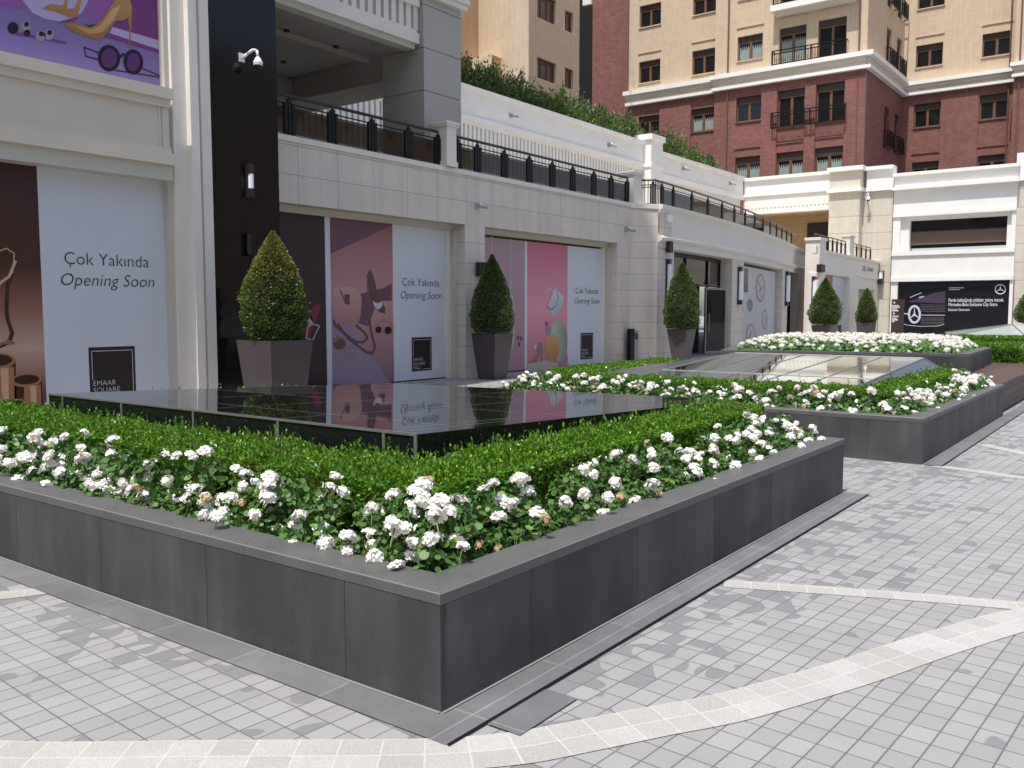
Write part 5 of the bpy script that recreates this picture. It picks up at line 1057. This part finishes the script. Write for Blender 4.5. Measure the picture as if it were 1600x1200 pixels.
def grille(t, fr, u0, u1, z0, z1, d0, d1):
    b = MB(); m_ = M['black_metal']
    for z in (z0, z1 - .22, z1): b.box(fr, u0, u1, d1 - .05, d1, z, z + .07, m_)
    n = max(3, int((u1 - u0) / .16))
    for k in range(n + 1): u_ = u0 + (u1 - u0) * k / n; b.box(fr, u_ - .014, u_ + .014, d1 - .04, d1 - .01, z0, z1 - .2, m_)
    for u_ in (u0, (u0 + u1) / 2 - .2, (u0 + u1) / 2 + .2, u1): b.box(fr, u_ - .05, u_ + .05, d1 - .06, d1 + .01, z0, z1 + .05, m_)
    for u_ in (u0, u1): b.box(fr, u_ - .03, u_ + .03, d0, d1, z1, z1 + .06, m_); b.box(fr, u_ - .03, u_ + .03, d0, d1, z0, z0 + .06, m_)
    for k in range(int((u1 - u0) / .55)): c = fr.p(u0 + .3 + k * .55, d1 + .0, z0 + .28); b.tube([c + fr.a * (.11 * math.cos(a)) + Vector((0, 0, .11 * math.sin(a))) for a in np.linspace(0, 6.283, 9)], .014, m_, 4)
    b.build('balcony_grille', t)
def cornice(t, fr, u0, u1, zlo, zhi, d=0, caps=True):
    b = MB(); h = zhi - zlo; m_ = M['white_paint']
    b.box(fr, u0 - .1, u1 + .1, d - .3, d + .35, zlo, zlo + h * .2, m_); b.box(fr, u0 - .02, u1 + .02, d - .3, d + .2, zlo + h * .2, zlo + h * .45, M['cream']); b.box(fr, u0 - .06, u1 + .06, d - .3, d + .34, zlo + h * .45, zlo + h * .72, M['cream'])
    b.box(fr, u0 - .2, u1 + .2, d - .3, d + .55, zlo + h * .72, zhi, m_); b.build('cornice', t)
t = thing('brick_tower', 'tall apartment tower, red brick below a white cornice and tan above', 'building', (66, 20, 0))
R0 = FX(66.0); R1_ = FX(65.6)
zc1, zc0 = R1_.px(1350, 82)[1], R1_.px(1350, 108)[1]
def rows(fr, px0, px1, tb, pxr):   # window rectangles from measured heads and sills
    u0, u1 = fr.px(px0, 100)[0], fr.px(px1, 100)[0]; return [(u0, u1, fr.px(pxr, yb_)[1], fr.px(pxr, yt)[1]) for yt, yb_ in tb]
def facade(t, fr, u0, u1, wins, bal=(), zbot=7.0, ztop=34, pipes=()):
    hol = [w_[:4] for w_ in wins]
    b = MB(); b.wall(fr, u0, u1, zbot, zc0, [h for h in hol if h[3] < zc0 + .1], .25, M['brick'], M['brick_x']); b.build('brick_wall', t)
    b = MB(); b.wall(fr, u0, u1, zc1 - .1, ztop, [h for h in hol if h[2] > zc1 - .5], .25, M['tan'], M['tan_x']); b.build('tan_wall', t)
    cornice(t, fr, u0, u1, zc0, zc1)
    for w_ in wins:
        window(t, fr, w_[0], w_[1], w_[2], w_[3], curtain=(len(w_) > 4 and w_[4] == 'c') or random.random() < .2, shut=.17 if (w_[3] - w_[2]) > 2.4 else .24)
        top = w_[3] + .62
        if w_[3] < zc0 - 1.2 or w_[2] > zc1:
            b = MB(); b.box(fr, w_[0] - .08, w_[1] + .08, 0.001, .07, top, top + .06, M['brick' if w_[3] < zc0 else 'tan']); b.build('hood', t); b = MB(); b.box(fr, w_[0] - .05, w_[1] + .05, .001, .09, w_[2] - .09, w_[2] - .02, M['brick' if w_[3] < zc0 else 'tan']); b.build('sill', t)
        else:
            b = MB(); b.box(fr, w_[0] - .05, w_[1] + .05, .001, .09, w_[2] - .09, w_[2] - .02, M['brick']); b.build('sill', t)
    for u_ in pipes:
        b = MB(); b.cyl(fr.p(u_, .1, zbot), fr.p(u_, .1, zc0 - .05), .06, .06, M['pipe'], 8); b.cyl(fr.p(u_, .1, zc1 + .05), fr.p(u_, .1, ztop), .06, .06, M['pipe'], 8); b.build('downpipe', t)
FH = R1_.px(1191, 51)[1] - R1_.px(1191, 147)[1]
w1 = rows(R0, 998.4, 1031.7, [(91, 125), (2.6, 37), (178, 211)], 1031.7) + rows(R0, 1081.4, 1117, [(73.7, 111.6), (165.8, 202), (-14, 17)], 1117); lo = [(a, c, e - FH, f - FH) for a, c, e, f in w1 if f < zc0]; w1 = w1 + [(*x, 'c') for x in lo]
uT1 = R1_.px(1117, 100)[0]; uT2 = R1_.px(1354, 100)[0]
facade(t, R0, R0.px(982, 100)[0], uT1, w1, pipes=(R0.px(981, 100)[0] + .05,))
def full(fr, px0, px1, top, pxr, floor_h=None):
    u0, u1 = fr.px(px0, 100)[0], fr.px(px1, 100)[0]; return [u0, u1, fr.px(pxr, top)[1]]
w2 = rows(R1_, 1151.8, 1191, [(51, 89), (147, 186)], 1191); w2 += [(w2[0][0], w2[0][1], w2[0][2] + FH, w2[0][3] + FH)]; w2 += [(w2[1][0], w2[1][1], w2[1][2] - FH, w2[1][3] - FH, 'c')]
for a, c, yt, yb_ in ((1216.8, 1258.8, 37.3, 136.4), (1277, 1321.3, 24.5, 126)):
    u0, u1 = R1_.px(a, 100)[0], R1_.px(c, 100)[0]; z1_ = R1_.px(c, yt)[1]; z2_ = R1_.px(c, yb_)[1]
    w2 += [(u0, u1, zc1 + .05, z1_), (u0, u1, z1_ + FH - 2.9, z1_ + FH), (u0, u1, z2_ - 2.65, z2_), (u0, u1, z2_ - FH - 2.2, z2_ - FH, 'c')]
facade(t, R1_, uT1, uT2, w2, pipes=(R1_.px(1138, 100)[0], R1_.px(1342, 100)[0]))
g0, g1 = R1_.px(1211, 80)[0], R1_.px(1325, 80)[0]
za, zb2 = R1_.px(1325, 86)[1], R1_.px(1325, 64)[1]; grille(t, R1_, g0, g1, za, zb2, 0, .55)
za, zb2 = R1_.px(1325, 188)[1], R1_.px(1325, 164)[1]; grille(t, R1_, g0, g1, za, zb2, 0, .45)
b = MB(); zs_b = R1_.px(1205, 18, .9)[1]; us0, us1 = R1_.px(1203, 20, .9)[0], R1_.px(1338, 0, .9)[0]; b.box(R1_, us0, us1, 0, .9, zs_b, zs_b + .42, M['white_paint']); b.box(R1_, us0 + .2, us1 - .2, 0, .6, zs_b - .25, zs_b - .001, M['cream']); b.build('balcony_slab', t)
grille(t, R1_, us0 + .2, us1 - .2, zs_b + .45, zs_b + 1.5, 0, .8)
b = MB()   # shallow pilaster strips
for a, c in ((1191.5, 1216), (1259.5, 1276.5), (1322, 1354)): b = MB(); b.box(R1_, R1_.px(a, 100)[0], R1_.px(c, 100)[0], .001, .10, 7, zc0 - .35, M['brick']); b.build('brick_pilaster', t)
b = MB(); b.box(R0, R0.px(1032, 100)[0], R0.px(1081, 100)[0], .001, .10, 7, zc0 - .35, M['brick']); b.build('brick_pilaster', t)
# return side and rear wings
yS = -uT2; RS = FY(yS); xe = at(1411, 133, Y=yS).x
hol = []
for a, c in ((1382.5, 1391), (1399, 1407)):
    u0, u1 = RS.px(a, 150)[0], RS.px(c, 150)[0]; hol += [(u0, u1, zc1 + .2, zc1 + 3.0), (u0, u1, zc1 + FH, zc1 + FH + 2.9), (u0, u1, zc0 - 4.6, zc0 - 1.6), (u0, u1, zc0 - 4.6 - FH, zc0 - 1.9 - FH)]
b = MB(); b.wall(RS, 65.62, xe, 7, zc0, [h for h in hol if h[3] < zc0], .25, M['brick_x'], M['brick']); b.build('brick_wall', t); b = MB(); b.wall(RS, 65.62, xe, zc1 - .1, 34, [h for h in hol if h[2] > zc1], .25, M['tan_x'], M['tan']); b.build('tan_wall', t)
b = MB(); hh_ = zc1 - zc0; b.box(RS, 65.3, xe - .4, -.2, .35, zc0 + .001, zc0 + hh_ * .2, M['white_paint']); b.box(RS, 65.5, xe, -.2, .2, zc0 + hh_ * .2, zc0 + hh_ * .72, M['cream']); b.box(RS, 65.1, xe - .5, -.2, .55, zc0 + hh_ * .721, zc1 - .002, M['white_paint']); b.build('cornice', t)
for h in hol:
    window(t, RS, *h, leafs=2, shut=.15); 
    if h[3] - h[2] > 2.75: grille(t, RS, h[0] - .15, h[1] + .15, h[2] + .05, h[2] + 1.15, 0, .35)
R3 = FX(xe); u30, u31 = R3.px(1411, 100)[0], R3.px(1590, 100)[0]
w3 = rows(R3, 1430.6, 1472.6, [(65.3, 100), (158, 195), (-28, 7.5), (250, 287)], 1472.6) + rows(R3, 1533.5, 1578.8, [(46.7, 83), (143.5, 182), (239, 277)], 1578.8)
zc1_, zc0_ = zc1, zc0; zc1, zc0 = R3.px(1500, 119)[1], R3.px(1500, 140)[1]
facade(t, R3, -yS, u31, w3, pipes=(u31 - .5,))
b = MB(); b.box(R3, R3.px(1473.5, 100)[0], R3.px(1532, 100)[0], .001, .1, 7, zc0 - .35, M['brick']); b.build('brick_pilaster', t)
R4 = FX(xe - 1.5); facade(t, R4, u31, u31 + 8, [], pipes=(u31 + .35,)); b = MB(); b.box(R4, u31 - .001, u31 + .3, -1.5, -.01, 7, 34, M['brick']); b.build('brick_wall', t)
# blank brick wing and tan building on the left
t = thing('brick_wing', 'tall blank red brick wall between the tan building and the tower', 'building', (68, 40, 0))
R5 = FX(68.5); b = MB(); b.box(R5, R5.px(909, 100)[0], R0.px(982, 100)[0] * 68.5 / 66 + .3, -5, 0, 5, 34, M['brick']); b.build('wall', t)
t = thing('tan_building', 'tan rendered building with brown windows above the dark shrubs', 'building', (45, 36, 0))
YL = 36.0; H1 = FY(YL); XA = at(826, 100, Y=YL).x; XB = at(905, 100, Y=YL).x; q = lambda x, y: H1.px(x, y)
wn = []
for a, c, ys in ((839.5, 869, ((-50, -8), (-60 + 5, -7), (100, 131.7), (6 - 5, 40))), (883, 896, ((21, 53), (110, 140.7)))):
    for yt, yb_ in ys[-2:]: wn.append((q(a, yt)[0], q(c, yt)[0], q(c, yb_)[1], q(c, yt)[1]))
b = MB(); b.wall(H1, XA, XB, 5, 40, wn, .3, M['tan_x'], M['tan']); HA = FX(XA); yb_ = at(799, 100, X=XA).y; b.wall(HA, -yb_, -YL, 5, 40, [], 0, M['tan'])
XC = XA + 6; HB = FY(yb_); b.wall(HB, XA, XC, 5, 40, [], 0, M['tan_x']); HC = FX(XC); yc = at(748, 100, X=XC).y; b.wall(HC, -yc, -yb_, 5, 40, [], 0, M['tan'])
HD = FY(yc); XD = XC - 2.2; b.wall(HD, XD, XC, 5, 40, [], 0, M['tan_x']); HE = FX(XD); b.wall(HE, -(yc + 4), -yc, 5, 40, [], 0, flat('dark_brown', (.16, .10, .065), .8)); b.wall(FY(YL + .1), XB, XB + 2, 5, 40, [], 0, M['dark_in'])  # far-left face plain dark brown, end strip near-black
b.box(HC, HC.px(748, 90)[0], HC.px(783, 90)[0], .0, 1.2, 5, HC.px(748, 98)[1], M['tan']); b.build('wall', t)
for w_ in wn: window(t, H1, *w_, shut=.12, leafs=3 if w_[1] - w_[0] > 2 else 2, lite='pane_dusk')
zq = q(905, 6)[1]; b = MB(); b.box(H1, XA + 7, XB + .4, 0, .7, zq, zq + 1.2, M['white_paint']); b.build('cornice', t)

# ---- wall lamps, cameras, speakers
def lamp(fr, u, z0, z1, label, w=.13, dp=.14, group=None, lit=(.12, .88)):
    t = thing('wall_lamp', label, 'wall lamp', tuple(fr.p(u, 0, z0)), group); h = z1 - z0
    b = MB(); b.box(fr, u - w * .5, u + w * .5, 0, .05, z0, z1, M['bronze']); b.box(fr, u - w * .5, u + w * .5, .05, dp, z0, z0 + h * lit[0], M['bronze']); b.box(fr, u - w * .5, u + w * .5, .05, dp, z0 + h * lit[1], z1, M['bronze']); b.build('housing', t)
    b = MB(); b.cyl(fr.p(u, .05 + (dp - .05) / 2, z0 + h * lit[0]), fr.p(u, .05 + (dp - .05) / 2, z0 + h * lit[1]), w * .42, w * .42, M['lamp_white'], 14); b.build('diffuser', t)
u, z1 = B0.px(387, 257); _, z0 = B0.px(387, 309); lamp(B0, u, z0, z1, 'bronze and white wall lamp high on the black granite column', .10, .10, lit=(.27, .7))
def spk(fr, u, z0, z1, label, w=.24, dp=.22):
    t = thing('wall_speaker', label, 'speaker', tuple(fr.p(u, 0, z0))); b = MB(); b.box(fr, u - w / 2, u + w / 2, .04, dp, z0, z1, M['black_metal']); b.box(fr, u - .05, u + .05, 0, .04, z0 + .05, z1 - .05, M['black_metal']); b.build('cabinet', t)
    b = MB(); b.box(fr, u - w / 2 - .006, u - w / 2 + .012, .041, dp + .004, z0 + .02, z1 - .02, M['bronze']); b.build('trim', t)
u, z1 = B0.px(389, 364); _, z0 = B0.px(389, 400); spk(B0, u, z0, z1, 'small black box lamp low on the black granite column', .12, .10)
u, z1 = W.px(747, 410); _, z0 = W.px(747, 432); spk(W, u, z0, z1, 'black wall speaker on the stone pillar left of the dark cone tree', .26, .16)
u, z1 = f1.px(1042, 378); _, z0 = f1.px(1042, 395); spk(f1, u, z0, z1, 'black wall speaker above the tall lamp on the corner pier', .26, .16)
u, z1 = f1.px(1042, 405); _, z0 = f1.px(1042, 471); lamp(f1, u, z0, z1, 'tall lamp on the corner pier left of the dark glass doors', .17, .13)
fr, L = chord(1143, 1161, 0); u, z1 = fr.px(1154, 417); _, z0 = fr.px(1154, 476); lamp(fr, u, z0, z1, 'tall lamp on the pier left of the oval plates poster', .24, .15)
fr, L = chord(1222, 1230, 0); u, z1 = fr.px(1228, 424); _, z0 = fr.px(1228, 478); lamp(fr, u, z0, z1, 'tall lamp left of the narrow black glass doors', .3, .15)
Pf = Fr(46.0, 14.6, 1, 0); u, z1 = Pf.px(1270, 432); _, z0 = Pf.px(1270, 477); lamp(Pf, u, z0, z1, 'tall lamp left of the red and white poster', .32, .16)
u, z1 = E0.px(1274, 413); _, z0 = E0.px(1274, 425); spk(E0, u + .4, z0, z1, 'black wall speaker beside the pilaster of the entrance wing', .6, .3)
fr = G; u, z1 = fr.px(1378, 423); _, z0 = fr.px(1378, 444); lamp(fr, u, z0, z1, 'small glass cylinder lamp on the far cream pier', .3, .4, lit=(.4, 1.0))
def dome(fr, u, z, label, s=1.0, side=1):
    t = thing('dome_camera', label, 'security camera', tuple(fr.p(u, 0, z))); b = MB(); b.box(fr, u - .09 * s, u + .09 * s, 0, .03 * s, z - .12 * s, z + .12 * s, M['white_plastic']); b.build('bracket', t)
    b = MB(); n = [fr.p(u, 0.03, z - .03 * s), fr.p(u + .06 * s * side, .18 * s, z + .08 * s), fr.p(u + .14 * s * side, .34 * s, z + .19 * s), fr.p(u + .2 * s * side, .44 * s, z + .16 * s), fr.p(u + .21 * s * side, .46 * s, z - .02 * s)]; b.tube(n, .038 * s, M['white_plastic'], 10); b.build('arm', t, True)
    c = n[-1]; b = MB(); b.cyl(c, c - Vector((0, 0, .14 * s)), .06 * s, .135 * s, M['white_plastic'], 18); b.cyl(c - Vector((0, 0, .14 * s)), c - Vector((0, 0, .22 * s)), .135 * s, .125 * s, M['white_plastic'], 18); b.build('shell', t)
    b = MB(); b.ball(c - Vector((0, 0, .22 * s)), .1 * s, M['black_dome'], 16, -1, -.001); b.build('lens_dome', t, True)
u, z = B0.px(377, 90); dome(B0, u, z, 'white dome camera on a bent arm high on the black granite column', .56)
u, z = G.px(1352, 308, .0); dome(G, u + .1, z, 'white dome camera on the far cream building', 1.0)
def bullet(fr, u, z, label, s=1.0):
    s *= .62
    t = thing('spot_camera', label, 'security camera', tuple(fr.p(u, 0, z))); b = MB(); b.box(fr, u - .13 * s, u + .05 * s, 0, .12 * s, z - .09 * s, z + .09 * s, M['grey_plastic']); b.build('box', t)
    b = MB(); b.cyl(fr.p(u + .03 * s, .16 * s, z - .02), fr.p(u + .2 * s, .36 * s, z - .06 * s), .05 * s, .06 * s, M['grey_plastic'], 12); b.build('body', t); b = MB(); b.ball(fr.p(u + .0 * s, .2 * s, z + .05 * s), .06 * s, M['white_plastic']); b.build('joint', t, True)
u, z = W.px(745, 322); bullet(W, u, z, 'small grey camera on the stone frieze above the dark cone tree'); u, z = W.px(980, 359); bullet(W, u - .1, z, 'small grey camera near the right end of the stone frieze', 1.2)
for px, py, lb in ((798, 181, 'small camera on the upper white wall below the dark shrubs'), (951, 227, 'small camera on the upper white wall left of its pier'), (1067, 264, 'small camera on the upper white wall right of its pier'), (1140, 287, 'small camera at the right end of the upper white wall')):
    u, z = T0.px(px, py); bullet(T0, u, z, lb, 1.4 + (px > 900) * .3)  # bullet security cameras along the terrace wall
def siren(fr, u, z0, z1, w, label):
    t = thing('alarm_box', label, 'alarm box', tuple(fr.p(u, 0, z0))); b = MB(); b.box(fr, u - w / 2, u + w / 2, 0, .16, z0 + .04, z1 - .03, M['white_plastic']); b.box(fr, u - w / 2 + .03, u + w / 2 - .03, 0, .13, z0, z0 + .04, M['white_plastic']); b.box(fr, u - w / 2 + .02, u + w / 2 - .02, 0, .14, z1 - .03, z1, M['white_plastic']); b.build('case', t)
u, z1 = f1.px(1041, 336); _, z0 = f1.px(1041, 348); siren(f1, u, z0, z1, .3, 'white alarm box under the curved railing on the corner pier')
u, z1 = Pf.px(1272, 384); _, z0 = Pf.px(1272, 397); siren(Pf, u, z0, z1, .36, 'white alarm box on the pilaster of the entrance wing')
# intercom post
c = at(989, 568, Z=0); t = thing('intercom_post', 'slim black post with grey call panel at the foot of the corner column', 'post', (24.25, 13.3, 0)); fr = Fr(24.0, 13.25, 1, 0)
b = MB(); b.box(fr, -.1, .16, -.12, 0, 0, 1.05, M['black_metal']); b.build('post', t); b = MB(); b.box(fr, .165, .42, -.12, -.01, 0, 1.0, M['grey_plastic']); b.box(fr, .2, .36, -.01, .004, .72, .92, M['bronze']); b.build('call_panel', t)

# ---- the other sides of the square (seen only in reflections)
for nm, fr, u0, u1, lb, m1, h_ in (('plaza_block', Fr(110, -62, -1, 0), 0, 180, 'long brown building across the square behind the viewer', 'tan_x', 31), ('plaza_block', Fr(-45, -60, 0, 1), 0, 90, 'brown building closing the near end of the square', 'tan', 20)):
    t = thing(nm, lb, 'building', tuple(fr.o)); hol = []
    for k in range(int((u1 - u0) / 4)):
        for j in range(int(h_ / 4)): hol.append((u0 + 1.2 + k * 4, u0 + 2.8 + k * 4, 1.2 + j * 4, 3.0 + j * 4))
    b = MB(); b.wall(fr, u0, u1, 0, h_, hol, .3, M[m1]); b.build('wall', t); b = MB(); b.box(fr, u0, u1, -12, -.31, 0, h_ - .01, M['pane']); b.build('glazing', t)
